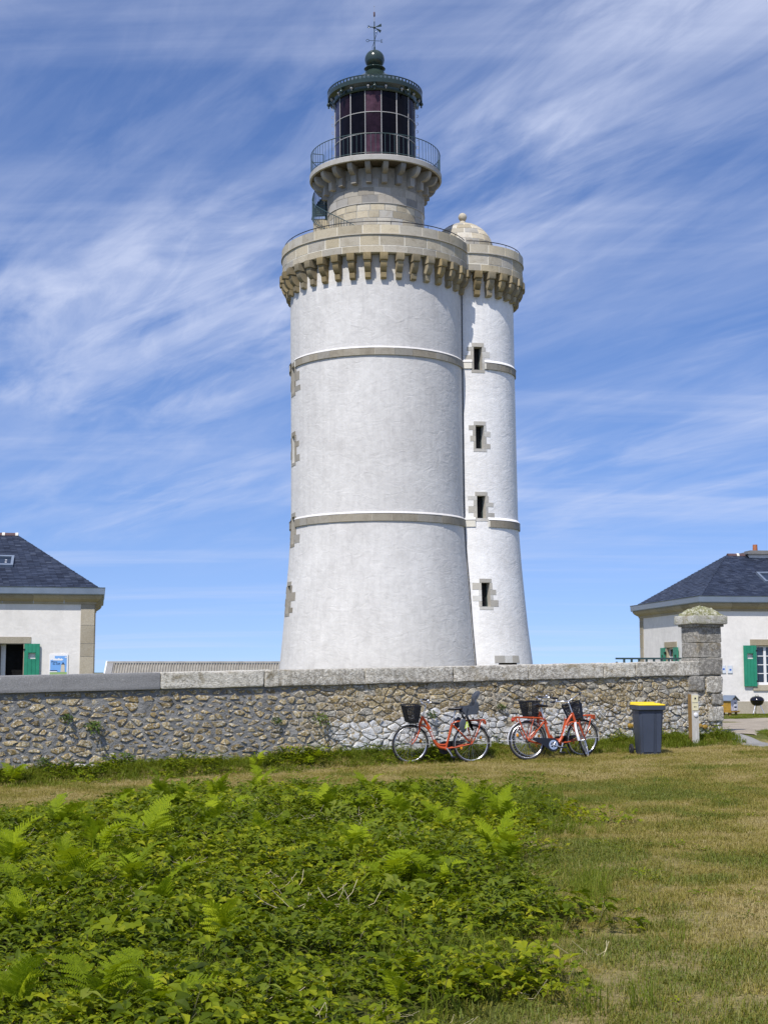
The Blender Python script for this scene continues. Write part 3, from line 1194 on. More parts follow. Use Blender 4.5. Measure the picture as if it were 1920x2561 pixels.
# ---- stair winding up the drum, stone below and iron above
m = MB()
ns = 17
for k in range(ns):
    a0, a1 = -R_(12 + 88 * k / ns), -R_(12 + 88 * (k + 1) / ns)
    zt_ = 22.15 + 2.75 * (k + 1) / ns
    m.arc(2.5, 3.22, a1, a0, 21.72, zt_, 2)
part('stone_stair', m, M['granite'], TW)
ir = MB()
for rr_ in (3.27, 2.56):
    ir.tube([(rr_ * sin(-R_(91 + i * 2.8)), -rr_ * cos(R_(91 + i * 2.8)), 24.82 + i * 0.146) for i in range(15)], 0.06, 6)
iron = part('iron_stair', ir, M['green_metal'], TW, 60)
for k in range(11):
    a0, a1 = -R_(92 + 3.4 * k), -R_(96.4 + 3.4 * k)
    m = MB()
    zz = 24.95 + 0.175 * (k + 1)
    m.arc(2.52, 3.3, a1, a0, zz - 0.075, zz, 2)
    part('tread', m, M['green_metal'], iron)
railing('stair_railing', 3.27, R_(-4), R_(-130), 21.95, 22.98, 46, TW, zf=lambda t: 2.95 * t * 126 / 88 if t * 126 < 88 else 2.95 + 2.05 * (t * 126 - 88) / 38, bar_r=0.015)
railing('inner_stair_railing', 2.62, R_(-92), R_(-130), 24.9, 25.95, 12, TW, zf=lambda t: 2.05 * t, bar_r=0.015)
m = MB()
m.hexa([(0.1, -3.2, 22.7), (0.95, -3.1, 22.7), (0.95, -2.8, 22.7), (0.1, -2.8, 22.7), (0.35, -3.0, 23.42), (0.45, -3.0, 23.42), (0.45, -2.8, 23.42), (0.35, -2.8, 23.42)])
part('hatch_hood', m, M['green_metal'], TW)

# ---- lantern
LR = 2.10
LZ = [27.02, 27.44, 28.57, 29.69, 30.82]
bars = [R_(-13.5 + 22.5 * k) for k in range(16)]
m = MB()
for a in bars:
    m.tube([(LR * sin(a), -LR * cos(a), LZ[0]), (LR * sin(a), -LR * cos(a), LZ[-1])], 0.029, 6)
for z in LZ[1:]:
    m.tube([(LR * sin(t), -LR * cos(t), z) for t in np.linspace(0, 2 * pi, 96, endpoint=False)], 0.022, 6, closed=True)
m.lathe([(LR - 0.05, 26.99), (LR + 0.06, 26.995), (LR + 0.06, 27.07), (LR - 0.05, 27.075)], 96)
lan = part('lantern', m, M['mullion'], TW, 60)


def m_pane(name, c, rough):
    g = G(name)
    p = g.pos()
    n = g.noise(p, 3.0, 5, 0.6, 0.4)
    cc = g.mix(1.0, c, g.rng(n, 0.35, 0.7, 0.7, 1.5), 'MULTIPLY')
    return g.col(cc, rough, 0, 0.12)


pane_m = [m_pane('dark_pane', (0.0035, 0.0025, 0.004), 0.10), m_pane('plum_pane', (0.062, 0.030, 0.045), 0.3), m_pane('deep_plum_pane', (0.018, 0.009, 0.015), 0.12), m_pane('blue_pane', (0.03, 0.028, 0.06), 0.10)]
for k in range(16):
    a0, a1 = bars[k] + 0.02, bars[k] + R_(22.5) - 0.02
    for r in range(4):
        m = MB()
        m.arc(LR - 0.03, LR - 0.012, a0, a1, LZ[r] + (0.05 if r == 0 else 0.03), LZ[r + 1] - 0.03, 4)
        mt = pane_m[0]
        if k == 0:
            mt = pane_m[1] if r in (1, 3) else pane_m[2]
        if k in (3, 14) and r == 3:
            mt = pane_m[2]
        if k in (13, 12):
            mt = pane_m[3]
        part('pane', m, mt, lan, 60)
m = MB()
m.lathe([(1.55, 27.0), (1.6, 29.0), (1.5, 30.8)], 32)
part('lens_cover', m, M['dark_void'], lan, 60)

m = MB()
m.lathe([(0.3, 30.80), (2.16, 30.80), (2.20, 30.86), (2.22, 31.0), (2.38, 31.08), (2.45, 31.12), (2.47, 31.32), (2.42, 31.36),
         (2.30, 31.38), (2.24, 31.45), (1.75, 31.80), (1.2, 32.12), (0.72, 32.42), (0.46, 32.66), (0.43, 32.74), (0.52, 32.79),
         (0.56, 32.84), (0.52, 32.89), (0.42, 32.91), (0.40, 32.95)], 96)
roof = part('lantern_roof', m, M['green_dark'], TW, 35)
m = MB()
m.ball((0, 0, 33.36), 0.515, 40, 26)
part('ball_finial', m, M['green_dark'], roof, 180)
m = MB()
for k in range(72):
    a = 2 * pi * k / 72
    for dr, z0, z1, hw in ((0.0, 31.33, 31.47, 0.028),):
        m.arc(2.43, 2.465, a - hw * 0.55, a + hw * 0.55, z0, z1, 1)
m.lathe([(2.42, 31.465), (2.47, 31.467), (2.47, 31.505), (2.42, 31.507)], 96)
part('cresting', m, M['green_dark'], roof)
for k in range(16):
    a = R_(-13.5 + 11.25 + 22.5 * k - 6)
    m = MB()
    m.ball((2.30 * sin(a), -2.30 * cos(a), 30.98), 0.075, 10, 6)
    m.tube([(2.28 * sin(a), -2.28 * cos(a), 30.86), (2.30 * sin(a), -2.30 * cos(a), 30.96)], 0.03, 6)
    part('vent_cap', m, M['mullion'], roof, 60)
for k in range(8):
    a = R_(-90 + 45 * k)
    m = MB()
    m.ball((2.40 * sin(a), -2.40 * cos(a), 30.92), 0.11, 8, 6)
    m.tube([(2.42 * sin(a), -2.42 * cos(a), 31.1), (2.40 * sin(a), -2.40 * cos(a), 30.72)], 0.045, 6)
    part('roof_spout', m, M['green_dark'], roof, 60)
for z in np.arange(27.6, 30.7, 0.42):
    for a in (R_(80), R_(-82)):
        c = Vector((LR * 1.03 * sin(a), -LR * 1.03 * cos(a), z))
        dv = Vector((sin(a), -cos(a), 0))
        m = MB()
        m.tube([c + Vector((0, 0, -0.07)), c + dv * 0.09 + Vector((0, 0, -0.05)), c + dv * 0.09 + Vector((0, 0, 0.05)), c + Vector((0, 0, 0.07))], 0.014, 5)
        part('grab_handle', m, M['mullion'], lan, 60)

# ---- weathervane
m = MB()
m.tube([(0, 0, 33.8), (0, 0, 34.05)], 0.045, 8)
m.tube([(0, 0, 34.0), (0, 0, 35.45)], 0.026, 8)
m.ball((0, 0, 35.13), 0.075, 14, 10)
vane = part('weathervane', m, M['green_dark'], TW, 60)
m = MB()
m.tube([(0, 0, 35.45), (0, 0, 35.72)], 0.018, 6)
m.tube([(0, 0, 35.98), (0, 0, 36.28)], 0.007, 5)
m.ball((0, 0, 36.29), 0.022, 8, 6)
part('lightning_rod', m, M['mullion'], vane, 60)
m = MB()
m.tube([(0, 0, 35.72), (0, 0, 35.75), (0, 0, 35.95), (0, 0, 35.98)], [0.03, 0.045, 0.045, 0.03], 8)
part('rod_collar', m, M['ridge'], vane, 60)
for dy, dz in ((0.16, 0.17), (-0.14, -0.06)):
    m = MB()
    tip = Vector((-0.36, dy, 35.13 + dz))
    m.tube([(0, 0, 35.13), tip], 0.014, 5)
    d = (tip - Vector((0, 0, 35.13))).normalized()
    m.tube([tip - d * 0.01, tip - d * 0.09, tip - d * 0.12], [0.002, 0.038, 0.004], 8)
    part('arrow', m, M['green_dark'], vane, 60)
for dy, dz in ((-0.15, 0.06), (0.17, -0.17)):
    m = MB()
    e1 = Vector((0.37, dy, dz))
    d = e1.normalized()
    up = Vector((0, 0, 1))
    up = (up - d * up.dot(d)).normalized()
    nrm = d.cross(up).normalized() * 0.006
    O = Vector((0, 0, 35.13))
    A, B = O + d * 0.1, O + d * 0.4
    q = [A - up * 0.02, B - up * 0.085, B + up * 0.085, A + up * 0.02]
    m.hexa([p - nrm for p in q] + [p + nrm for p in q])
    m.tube([O, A + d * 0.03], 0.014, 5)
    part('tail_fin', m, M['green_dark'], vane)
m = MB()
m.tube([(-0.30, 0.05, 34.44), (0.30, -0.05, 34.36)], 0.014, 5)
m.tube([(0.09, -0.30, 34.62 - 0.05), (-0.09, 0.30, 34.2 + 0.05)], 0.014, 5)
part('cardinal_cross', m, M['green_dark'], vane, 60)


def text_mesh(s, size, depth, mat, align='CENTER'):
    cu = bpy.data.curves.new('lettering', 'FONT')
    cu.body = s
    cu.size = size
    cu.extrude = depth
    cu.align_x = align
    cu.resolution_u = 2
    ob = bpy.data.objects.new('lettering', cu)
    col.objects.link(ob)
    bpy.context.view_layer.update()
    me = bpy.data.meshes.new_from_object(ob.evaluated_get(bpy.context.evaluated_depsgraph_get()))
    bpy.data.objects.remove(ob)
    bpy.data.curves.remove(cu)
    me.materials.clear()
    me.materials.append(mat)
    return me


for s, p, rz in (('O', (-0.36, 0.055, 34.36), 0), ('E', (0.37, -0.055, 34.27), 0.0), ('N', (0.11, -0.36, 34.60), R_(80)), ('S', (-0.11, 0.36, 34.12), R_(80))):
    o = link('letter', text_mesh(s, 0.24, 0.008, M['green_dark']), vane)
    o.location = p
    o.rotation_euler = (pi / 2, 0, rz)

# ------------------------------------------------------------------ keepers' houses
def slate_plane(mb_tint, O, U, S, xl, xr, length, nrm, seed, ex=0.11, wd=0.19):
    """slates on a plane: O eave origin, U along the eave, S up the slope; xl / xr give the extent at slope distance s"""
    r = random.Random(seed)
    mb, tints = mb_tint
    n = int(length / ex)
    for k in range(n + 1):
        s0, s1 = k * ex, min((k + 1) * ex + 0.03, length)
        if s1 - s0 < 0.01:
            continue
        x = xl(s0) - (wd / 2 if k % 2 else 0) - 0.05
        while x < xr(s0):
            x1 = x + wd
            a0, b0 = max(x, xl(s0)), min(x1 - 0.006, xr(s0))
            a1, b1 = max(x, xl(s1)), min(x1 - 0.006, xr(s1))
            if b0 - a0 > 0.01:
                a1 = min(a1, b0)
                b1 = max(b1, a1 + 0.001)
                hb = 0.016 + r.uniform(0, 0.008)
                P_ = [O + U * a0 + S * s0, O + U * b0 + S * s0, O + U * b1 + S * s1, O + U * a1 + S * s1]
                top = [P_[0] + nrm * hb, P_[1] + nrm * hb, P_[2] + nrm * 0.003, P_[3] + nrm * 0.003]
                mb.add([P_[0], P_[1]] + top, [(0, 1, 3, 2), (2, 3, 4, 5)])
                t = r.random()
                tints += [t] * 6
            x = x1


def house(name, label, loc, rot, Lh, Wd, inset, z_ridge, side, fronts, sides, seed):
    """local frame: x along the front, y into the depth, front wall on y = 0; side: the end wall in view ('left' or 'right')"""
    t = thing(name, label, 'house', loc, (0, 0, rot))
    ZW = 3.72 - loc[2]            # wall top
    Z0 = -0.3

    def wall(ops, ln):
        us = sorted({0.0, ln} | {round(q, 4) for o in ops for q in o[:2]} | set(np.arange(0.5, ln, 0.5).round(3)))
        zs = sorted({Z0, 0.52, ZW} | {round(q, 4) for o in ops for q in o[2:4]} | {1.5, 2.9})
        fs, vs = [], []
        n = len(us)
        for z in zs:
            vs += [(u, z) for u in us]
        for i in range(len(zs) - 1):
            for j in range(n - 1):
                um, zm = (us[j] + us[j + 1]) / 2, (zs[i] + zs[i + 1]) / 2
                if any(o[0] < um < o[1] and o[2] < zm < o[3] for o in ops):
                    continue
                k = i * n + j
                fs.append((k, k + 1, k + n + 1, k + n))
        return vs, fs

    # each wall: mapping (u, z, out) -> local point
    def fmap(u, z, o=0.0):
        return Vector((u, -o, z))

    if side == 'left':
        def smap(u, z, o=0.0):
            return Vector((-o, u, z))
    else:
        def smap(u, z, o=0.0):
            return Vector((Lh + o, u, z))

    m = MB()
    for mp, ops, ln in ((fmap, fronts, Lh), (smap, sides, Wd)):
        vs, fs = wall(ops, ln)
        m.add([mp(u, z) for u, z in vs], fs)
    # the remaining two walls
    ox = Lh if side == 'left' else 0.0
    m.add([(ox, 0, Z0), (ox, Wd, Z0), (ox, Wd, ZW), (ox, 0, ZW)], [(0, 1, 2, 3)])
    m.add([(0, Wd, Z0), (Lh, Wd, Z0), (Lh, Wd, ZW), (0, Wd, ZW)], [(0, 1, 2, 3)])
    part('wall', m, M['plaster_house'], t)
    # inner dark room
    m = MB()
    m.box((Lh / 2, Wd / 2, 1.6), (Lh - 0.9, Wd - 0.9, 3.6))
    part('room', m, M['dark_void'], t)

    def slab(mp, u0, u1, z0, z1, o0, o1):
        q = MB()
        q.hexa([mp(u0, z0, o1), mp(u1, z0, o1), mp(u1, z0, o0), mp(u0, z0, o0), mp(u0, z1, o1), mp(u1, z1, o1), mp(u1, z1, o0), mp(u0, z1, o0)])
        return q

    # plinth
    for mp, ln, ops in ((fmap, Lh, fronts), (smap, Wd, sides)):
        cuts = [0.0] + [q for o in sorted(ops) if o[2] < 0.5 for q in o[:2]] + [ln]
        for k in range(0, len(cuts), 2):
            part('plinth', slab(mp, cuts[k], cuts[k + 1], Z0, 0.5, -0.1, 0.035), M['house_stone'], t)
    # quoins: on the seen corner and at the other end of the end wall
    for (mp, u_at, sg) in ((fmap, 0.0 if side == 'left' else Lh, 1 if side == 'left' else -1), (smap, 0.0, 1), (smap, Wd, -1)):
        z = 0.505
        k = 0
        while z < ZW - 0.05:
            h = [0.52, 0.36, 0.62, 0.40, 0.56][k % 5]
            z1 = min(ZW, z + h)
            w_ = 0.41
            u0, u1 = sorted((u_at, u_at + sg * w_))
            o1 = 0.022 + (0.004 if mp is smap else 0)
            q = slab(mp, u0 - (0.0 if sg > 0 else -0.0), u1, z + 0.005, z1 - 0.005, -0.05, o1)
            part('quoin', q, M['house_stone'], t)
            z = z1
            k += 1
    # openings
    for mp, ops in ((fmap, fronts), (smap, sides)):
        for (u0, u1, z0, z1, kind, shut) in ops:
            fr = MB()
            for q in (slab(mp, u0 - 0.10, u0, z0, z1, -0.30, 0.006), slab(mp, u1, u1 + 0.10, z0, z1, -0.30, 0.006), slab(mp, u0, u1, z1 - 0.001, z1 + 0.02, -0.3, 0.004)):
                fr.add(q.v, q.f)
            part('jamb', fr, M['house_stone'], t)
            part('lintel', slab(mp, u0 - 0.22, u1 + 0.22, z1 + 0.02, z1 + 0.22, -0.1, 0.02), M['house_stone'], t)
            if kind == 'door':
                d = slab(mp, u0, u1, z0, z1, -0.48, -0.45)
                part('doorway', d, M['dark_void'], t)
                part('inner_door', slab(mp, u0 + 0.02, u0 + 0.16, z0, z1, -0.42, -0.30), M['white_paint'], t)
            else:
                part('sill', slab(mp, u0 - 0.16, u1 + 0.16, z0 - 0.19, z0 - 0.003, -0.3, 0.05), M['house_stone'], t)
                wm_ = MB()
                w_ = u1 - u0
                o0, o1 = -0.16, -0.10
                um = (u0 + u1) / 2
                for a, b, c, d in ((u0, u0 + 0.05, z0, z1), (u1 - 0.05, u1, z0, z1), (u0 + 0.05, u1 - 0.05, z0, z0 + 0.09), (u0 + 0.05, u1 - 0.05, z1 - 0.05, z1), (um - 0.045, um + 0.045, z0 + 0.09, z1 - 0.05)):
                    q = slab(mp, a, b, c, d, o0, o1)
                    wm_.add(q.v, q.f)
                for k in range(1, 4):
                    zz = z0 + 0.09 + (z1 - z0 - 0.14) * k / 4
                    for a, b in ((u0 + 0.05, um - 0.045), (um + 0.045, u1 - 0.05)):
                        q = slab(mp, a, b, zz - 0.014, zz + 0.014, o0 + 0.01, o1 - 0.01)
                        wm_.add(q.v, q.f)
                wob = part('window', wm_, M['white_paint'], t)
                for a, b in ((u0 + 0.05, um - 0.045), (um + 0.045, u1 - 0.05)):
                    for k in range(4):
                        za = z0 + 0.09 + (z1 - z0 - 0.14) * k / 4 + 0.014
                        zb = z0 + 0.09 + (z1 - z0 - 0.14) * (k + 1) / 4 - 0.014
                        part('pane', slab(mp, a, b, za, zb, o0 + 0.015, o0 + 0.03), M['glass_win'], wob)
            for sg in shut:
                ww = 0.46
                ua = u0 - 0.03 - ww if sg < 0 else u1 + 0.03
                so = MB()
                zt_, zb = z1 + 0.01, z0 - (0.0 if kind == 'door' else 0.05)
                nb = 4
                h0, h1 = z1 - 0.45, z1 - 0.27
                ha, hb = ua + ww * 0.27, ua + ww * 0.73
                # boards with a small square opening across the middle two
                so.add(*[(lambda q: (q.v, q.f))(slab(mp, ua, ua + ww, zb, h0, 0.05, 0.082))][0])
                so.add(*[(lambda q: (q.v, q.f))(slab(mp, ua, ha, h0, h1, 0.05, 0.082))][0])
                so.add(*[(lambda q: (q.v, q.f))(slab(mp, hb, ua + ww, h0, h1, 0.05, 0.082))][0])
                so.add(*[(lambda q: (q.v, q.f))(slab(mp, ua, ua + ww, h1, zt_, 0.05, 0.082))][0])
                sh = part('shutter', so, M['shutter'], t)
                for k in range(nb):
                    b0, b1 = ua + ww * k / nb + 0.004, ua + ww * (k + 1) / nb - 0.004
                    bm = MB()
                    if b1 < ha + 0.02 or b0 > hb - 0.02:
                        q = slab(mp, b0, b1, zb + 0.004, zt_ - 0.004, 0.083, 0.092)
                        bm.add(q.v, q.f)
                    else:
                        for c, d in ((zb + 0.004, h0 - 0.01), (h1 + 0.01, zt_ - 0.004)):
                            q = slab(mp, b0, b1, c, d, 0.083, 0.092)
                            bm.add(q.v, q.f)
                    part('board', bm, M['shutter'], sh)
                hg = MB()
                hu = u0 - 0.03 if sg < 0 else u1 + 0.03
                for zz in (zb + 0.18, zt_ - 0.18):
                    q = slab(mp, hu - 0.03, hu + 0.03, zz - 0.025, zz + 0.025, 0.02, 0.1)
                    hg.add(q.v, q.f)
                part('hinge', hg, M['black_metal'], sh)
    # cornice: a cavetto course round the two seen sides, in lengths
    prof = [(0.0, ZW - 0.01), (0.045, ZW), (0.05, ZW + 0.06), (0.10, ZW + 0.09), (0.18, ZW + 0.15), (0.225, ZW + 0.22), (0.235, ZW + 0.265), (0.0, ZW + 0.265)]

    def run(mp, u0, u1, m0, m1, mat, pr, name, n):
        for k in range(n):
            a, b = u0 + (u1 - u0) * k / n, u0 + (u1 - u0) * (k + 1) / n
            ga = 0.003 if n > 1 else 0
            q = MB()
            vs = []
            for o, z in pr:
                vs.append(mp((a - o) if (k == 0 and m0) else a + ga, z, o))
            for o, z in pr:
                vs.append(mp((b + o) if (k == n - 1 and m1) else b - ga, z, o))
            h = len(pr)
            fs = [tuple(range(h)), tuple(reversed(range(h, 2 * h)))]
            for i in range(h):
                j = (i + 1) % h
                fs.append((j, i, i + h, j + h))
            q.add(vs, fs)
            part(name, q, mat, t)

    run(fmap, 0, Lh, True, True, M['house_stone'], prof, 'cornice_stone', max(1, int(Lh / 0.9)))
    run(smap, 0, Wd, True, True, M['house_stone'], prof, 'cornice_stone', max(1, int(Wd / 0.9)))
    gut = [(0.05, ZW + 0.268), (0.275, ZW + 0.268), (0.29, ZW + 0.30), (0.30, ZW + 0.47), (0.315, ZW + 0.50), (0.05, ZW + 0.50)]
    run(fmap, 0, Lh, True, True, M['zinc'], gut, 'gutter', 1)
    run(smap, 0, Wd, True, True, M['zinc'], gut, 'gutter', 1)
    # hipped roof
    o = 0.16
    ZE = ZW + 0.47
    zr = z_ridge - loc[2]
    x0, x1, y0, y1 = -o, Lh + o, -o, Wd + o
    ym = Wd / 2
    ra, rb = Vector((x0 + inset, ym, zr)), Vector((x1 - inset, ym, zr))
    deck = MB()
    A, B, C, D = Vector((x0, y0, ZE)), Vector((x1, y0, ZE)), Vector((x1, y1, ZE)), Vector((x0, y1, ZE))
    deck.add([A, B, C, D, ra, rb], [(0, 1, 5, 4), (1, 2, 5), (2, 3, 4, 5), (3, 0, 4)])
    rf = part('roof', deck, M['slate'], t)
    mbt = (MB(), [])
    U = Vector((1, 0, 0))
    rise, run_ = zr - ZE, ym - y0
    ls = math.hypot(rise, run_)
    S = Vector((0, run_, rise)) / ls
    nrm = U.cross(S).normalized()
    slate_plane(mbt, A, U, S, lambda s: inset * s / ls, lambda s: (x1 - x0) - inset * s / ls, ls, nrm, seed)
    if side == 'left':
        O, U2 = D, Vector((0, -1, 0))
        l2 = math.hypot(rise, inset)
        S2 = Vector((inset, 0, rise)) / l2
    else:
        O, U2 = B, Vector((0, 1, 0))
        l2 = math.hypot(rise, inset)
        S2 = Vector((-inset, 0, rise)) / l2
    full = y1 - y0
    slate_plane(mbt, O, U2, S2, lambda s: full / 2 * s / l2, lambda s: full - full / 2 * s / l2, l2, U2.cross(S2).normalized(), seed + 1)
    me = mbt[0].mesh('slates', M['slate'])
    at_ = me.attributes.new('tint', 'FLOAT', 'POINT')
    at_.data.foreach_set('value', mbt[1])
    link('slates', me, rf, 'stuff')
    # ridge tiles with pale mortar collars
    ln = (rb - ra).length
    n = round(ln / 0.42)
    for k in range(n):
        a, b = ra.x + ln * k / n, ra.x + ln * (k + 1) / n
        for name, q0, q1, r, mt in (('ridge_tile', a + 0.03, b - 0.03, 0.11, 'ridge'), ('ridge_joint', b - 0.045, b + 0.045, 0.12, 'joint')):
            m = MB()
            pr = [(r * cos(q), zr - 0.03 + r * 0.9 * sin(q)) for q in np.linspace(pi, 0, 7)]
            vs = [(q0, ym + y, z) for y, z in pr] + [(q1, ym + y, z) for y, z in pr]
            fs = [(i, i + 1, i + 8, i + 7) for i in range(6)] + [tuple(range(7)), tuple(reversed(range(7, 14)))]
            m.add(vs, fs)
            part(name, m, M[mt], t)
    return t, dict(ZE=ZE, zr=zr, x0=x0, y0=y0, ym=ym, S=S, nrm=nrm, ls=ls)


def skylight(t, k, u0, u1, s0, s1, dots):
    O = Vector((0, k['y0'], k['ZE']))
    U, S, n_ = Vector((1, 0, 0)), k['S'], k['nrm']

    def q(a, b, c, d, h0, h1):
        m = MB()
        P_ = [O + U * a + S * c, O + U * b + S * c, O + U * b + S * d, O + U * a + S * d]
        m.hexa([p + n_ * h0 for p in P_] + [p + n_ * h1 for p in P_])
        return m
    m = MB()
    for a, b, c, d in ((u0, u0 + 0.08, s0, s1), (u1 - 0.08, u1, s0, s1), (u0 + 0.08, u1 - 0.08, s0, s0 + 0.09), (u0 + 0.08, u1 - 0.08, s1 - 0.09, s1)):
        x = q(a, b, c, d, 0.0, 0.10)
        m.add(x.v, x.f)
    f = part('skylight', m, M['zinc'], t)
    part('pane', q(u0 + 0.08, u1 - 0.08, s0 + 0.09, s1 - 0.09, 0.03, 0.05), M['glass_win'], f)
    if dots:
        m = MB()
        for a in (0.3, 0.7):
            for c in (0.4, 0.62):
                x = q(u0 + (u1 - u0) * a - 0.03, u0 + (u1 - u0) * a + 0.03, s0 + (s1 - s0) * c - 0.02, s0 + (s1 - s0) * c + 0.02, 0.052, 0.056)
                m.add(x.v, x.f)
        part('glass_sticker', m, M['white_paint'], f)


# right-hand house
HR_A = R_(7.3)
hr, kr = house('slate_roofed_house', 'white house with slate hip roof and clay chimney pot behind the stone gate pillar', (11.02, 48.3, 0.12), HR_A, 14.0, 7.2, 2.4, 5.95,
               'left', [(1.83, 2.50, 1.06, 2.40, 'window', (-1, 1))], [(3.12, 4.05, 1.10, 2.38, 'window', (-1, 1))], 3)
skylight(hr, kr, 2.64, 3.45, 1.3, 2.2, False)
m = MB()
m.box((3.75, 3.6, 5.55), (1.45, 0.55, 0.62))
ch = part('chimney', m, M['plaster_house'], hr)
m = MB()
m.box((3.75, 3.6, 5.90), (1.66, 0.8, 0.085))
m.box((3.75, 3.6, 5.97), (1.4, 0.6, 0.06))
part('chimney_cap', m, M['concrete'], ch)
for u in (3.36, 4.1):
    m = MB()
    m.lathe([(0.095, 5.98), (0.085, 6.24), (0.065, 6.24), (0.065, 6.0)], 14, (u, 3.6))
    part('chimney_pot', m, M['terracotta'], ch, 50)

# left-hand house
HL_A = R_(11.5)
HL_L = 12.0
cr = Vector((-8.95, 43.4))
o_ = cr - Vector((cos(HL_A), sin(HL_A))) * HL_L
hl, kl = house('slate_roofed_house', 'white house at the left with slate hip roof, open doorway and green shutters', (o_.x, o_.y, 0.1), HL_A, HL_L, 7.0, 2.75, 6.15,
               'right', [(HL_L - 2.80, HL_L - 2.10, 0.15, 2.38, 'door', (-1, 1))], [], 7)
skylight(hl, kl, HL_L - 3.35, HL_L - 2.55, 1.50, 2.25, True)

# poster on its wall
c11, s11 = cos(HL_A), sin(HL_A)


def on_left(u, z, o=0.0):
    return (o_.x + u * c11 + o * s11, o_.y + u * s11 - o * c11, 0.1 + z)


PW, PH = 0.56, 0.71
pu, pz = HL_L - 1.32, 1.36
pm = {k: m_plain('poster_' + k, c, 0.5, 0, 0.03) for k, c in dict(blue=(0.18, 0.40, 0.78), white=(0.84, 0.84, 0.84), green=(0.30, 0.45, 0.17), navy=(0.02, 0.035, 0.09), cream=(0.60, 0.54, 0.42), pale=(0.62, 0.70, 0.42)).items()}
ps = thing('poster', 'small illustrated poster of a lighthouse on the white wall beside the open door', 'poster', on_left(pu, pz, 0.03), (0, 0, HL_A))


def flat(name, pts, y, mat):
    m = MB()
    n = len(pts)
    m.add([(x, -y, z) for x, z in pts] + [(x, -y + 0.0015, z) for x, z in pts], [tuple(range(n))] + [((i + 1) % n, i, i + n, (i + 1) % n + n) for i in range(n)])
    return part(name, m, mat, ps)


m = MB()
m.box((PW / 2, 0.012, PH / 2), (PW, 0.024, PH))
part('board', m, pm['white'], ps)
flat('printed_sky', [(0.03, 0.17), (0.52, 0.17), (0.52, 0.66), (0.16, 0.66), (0.16, 0.56), (0.03, 0.53)], 0.003, pm['blue'])
flat('printed_field', [(0.02, 0.04), (0.35, 0.04), (0.53, 0.06), (0.53, 0.17), (0.02, 0.165)], 0.006, pm['green'])
cl_ = [(0.10, 0.525), (0.13, 0.56), (0.19, 0.585), (0.23, 0.565), (0.28, 0.60), (0.32, 0.57), (0.37, 0.585), (0.42, 0.54), (0.36, 0.52)]
flat('printed_cloud', list(reversed(cl_)), 0.006, pm['white'])
flat('printed_cloud', [(0.45, 0.61), (0.52, 0.60), (0.52, 0.63), (0.49, 0.64)], 0.006, pm['white'])
flat('printed_tower', [(0.34, 0.17), (0.47, 0.17), (0.455, 0.40), (0.36, 0.40)], 0.009, pm['cream'])
flat('printed_tower_top', [(0.345, 0.40), (0.475, 0.40), (0.44, 0.42), (0.425, 0.465), (0.40, 0.465), (0.385, 0.42)], 0.012, pm['navy'])
flat('printed_house', [(0.02, 0.165), (0.24, 0.17), (0.24, 0.20), (0.02, 0.20)], 0.009, pm['white'])
flat('printed_roof', [(0.02, 0.20), (0.25, 0.20), (0.235, 0.225), (0.03, 0.225)], 0.012, pm['navy'])
for s, x, z in (('Phare', 0.06, 0.455), ('du Stiff', 0.10, 0.395)):
    o = link('lettering', text_mesh(s, 0.078, 0.001, pm['navy'], 'LEFT'), ps)
    o.location = (x, -0.0065, z)
    o.rotation_euler = (pi / 2, 0, 0)

# two clear plaques on the right-hand house
c7, s7 = cos(HR_A), sin(HR_A)
for k, (u, lab) in enumerate(((0.62, 'small clear plaque with blue mark on the white wall, partly hidden by the stone pillar'), (0.86, 'small clear plaque with blue mark on the white wall nearer the shuttered window'))):
    pl = thing('wall_plaque', lab, 'plaque', (11.02 + u * c7 + 0.02 * s7, 48.3 + u * s7 - 0.02 * c7, 0.12 + 1.46), (0, 0, HR_A), 'clear plaques on the house wall')
    m = MB()
    m.box((0, 0.0, 0.13), (0.17, 0.012, 0.26))
    part('plate', m, m_plain('clear_plate', (0.66, 0.70, 0.74), 0.15, 0, 0.05), pl)
    m = MB()
    m.box((0.01, -0.008, 0.14 - 0.02 * k), (0.07, 0.003, 0.06))
    part('blue_mark', m, m_plain('blue_mark', (0.05, 0.16, 0.55), 0.5), pl)
    m = MB()
    for x in (-0.075, 0.075):
        for z in (0.012, 0.248):
            m.ball((x, -0.008, z), 0.008, 6, 4)
    part('fixing_screw', m, M['zinc'], pl)

# ------------------------------------------------------------------ corrugated shed far behind the wall
sh_ = thing('corrugated_shed', 'long low shed with grey corrugated roof between the left house and the lighthouse', 'shed', (-16.98, 85.0, 0.0), (0, 0, R_(0.6)))
P_, AMP = 0.165, 0.075
LEN = 16.0
nx = int(LEN / P_ * 6)
rows_ = [(0.0, 0.65), (0.55, 1.22), (0.55, 1.25), (1.2, 1.93), (1.2, 1.96), (1.33, 2.10)]
vs, fs = [], []
for (y, z) in rows_:
    for i in range(nx + 1):
        x = 0.45 + (LEN - 0.45) * i / nx
        vs.append((x, y - 0.75 * AMP * cos(2 * pi * x / P_), z + 0.65 * AMP * cos(2 * pi * x / P_)))
for r in range(len(rows_) - 1):
    for i in range(nx):
        k = r * (nx + 1) + i
        fs.append((k, k + 1, k + nx + 2, k + nx + 1))
m = MB()
m.add(vs, fs)
g = G('fibre_cement')
p = g.pos()
n_ = g.noise(p, 3, 6, 0.7)
cc = g.ramp(n_, [(0.35, (0.30, 0.28, 0.245)), (0.6, (0.42, 0.40, 0.36)), (0.72, (0.34, 0.28, 0.17))])
M['fibre'] = g.col(cc, 0.9, 0, 0.2)
part('corrugated_roof', m, M['fibre'], sh_, 180)
m = MB()
m.box((LEN / 2, 1.36, 2.14), (LEN, 0.22, 0.06))
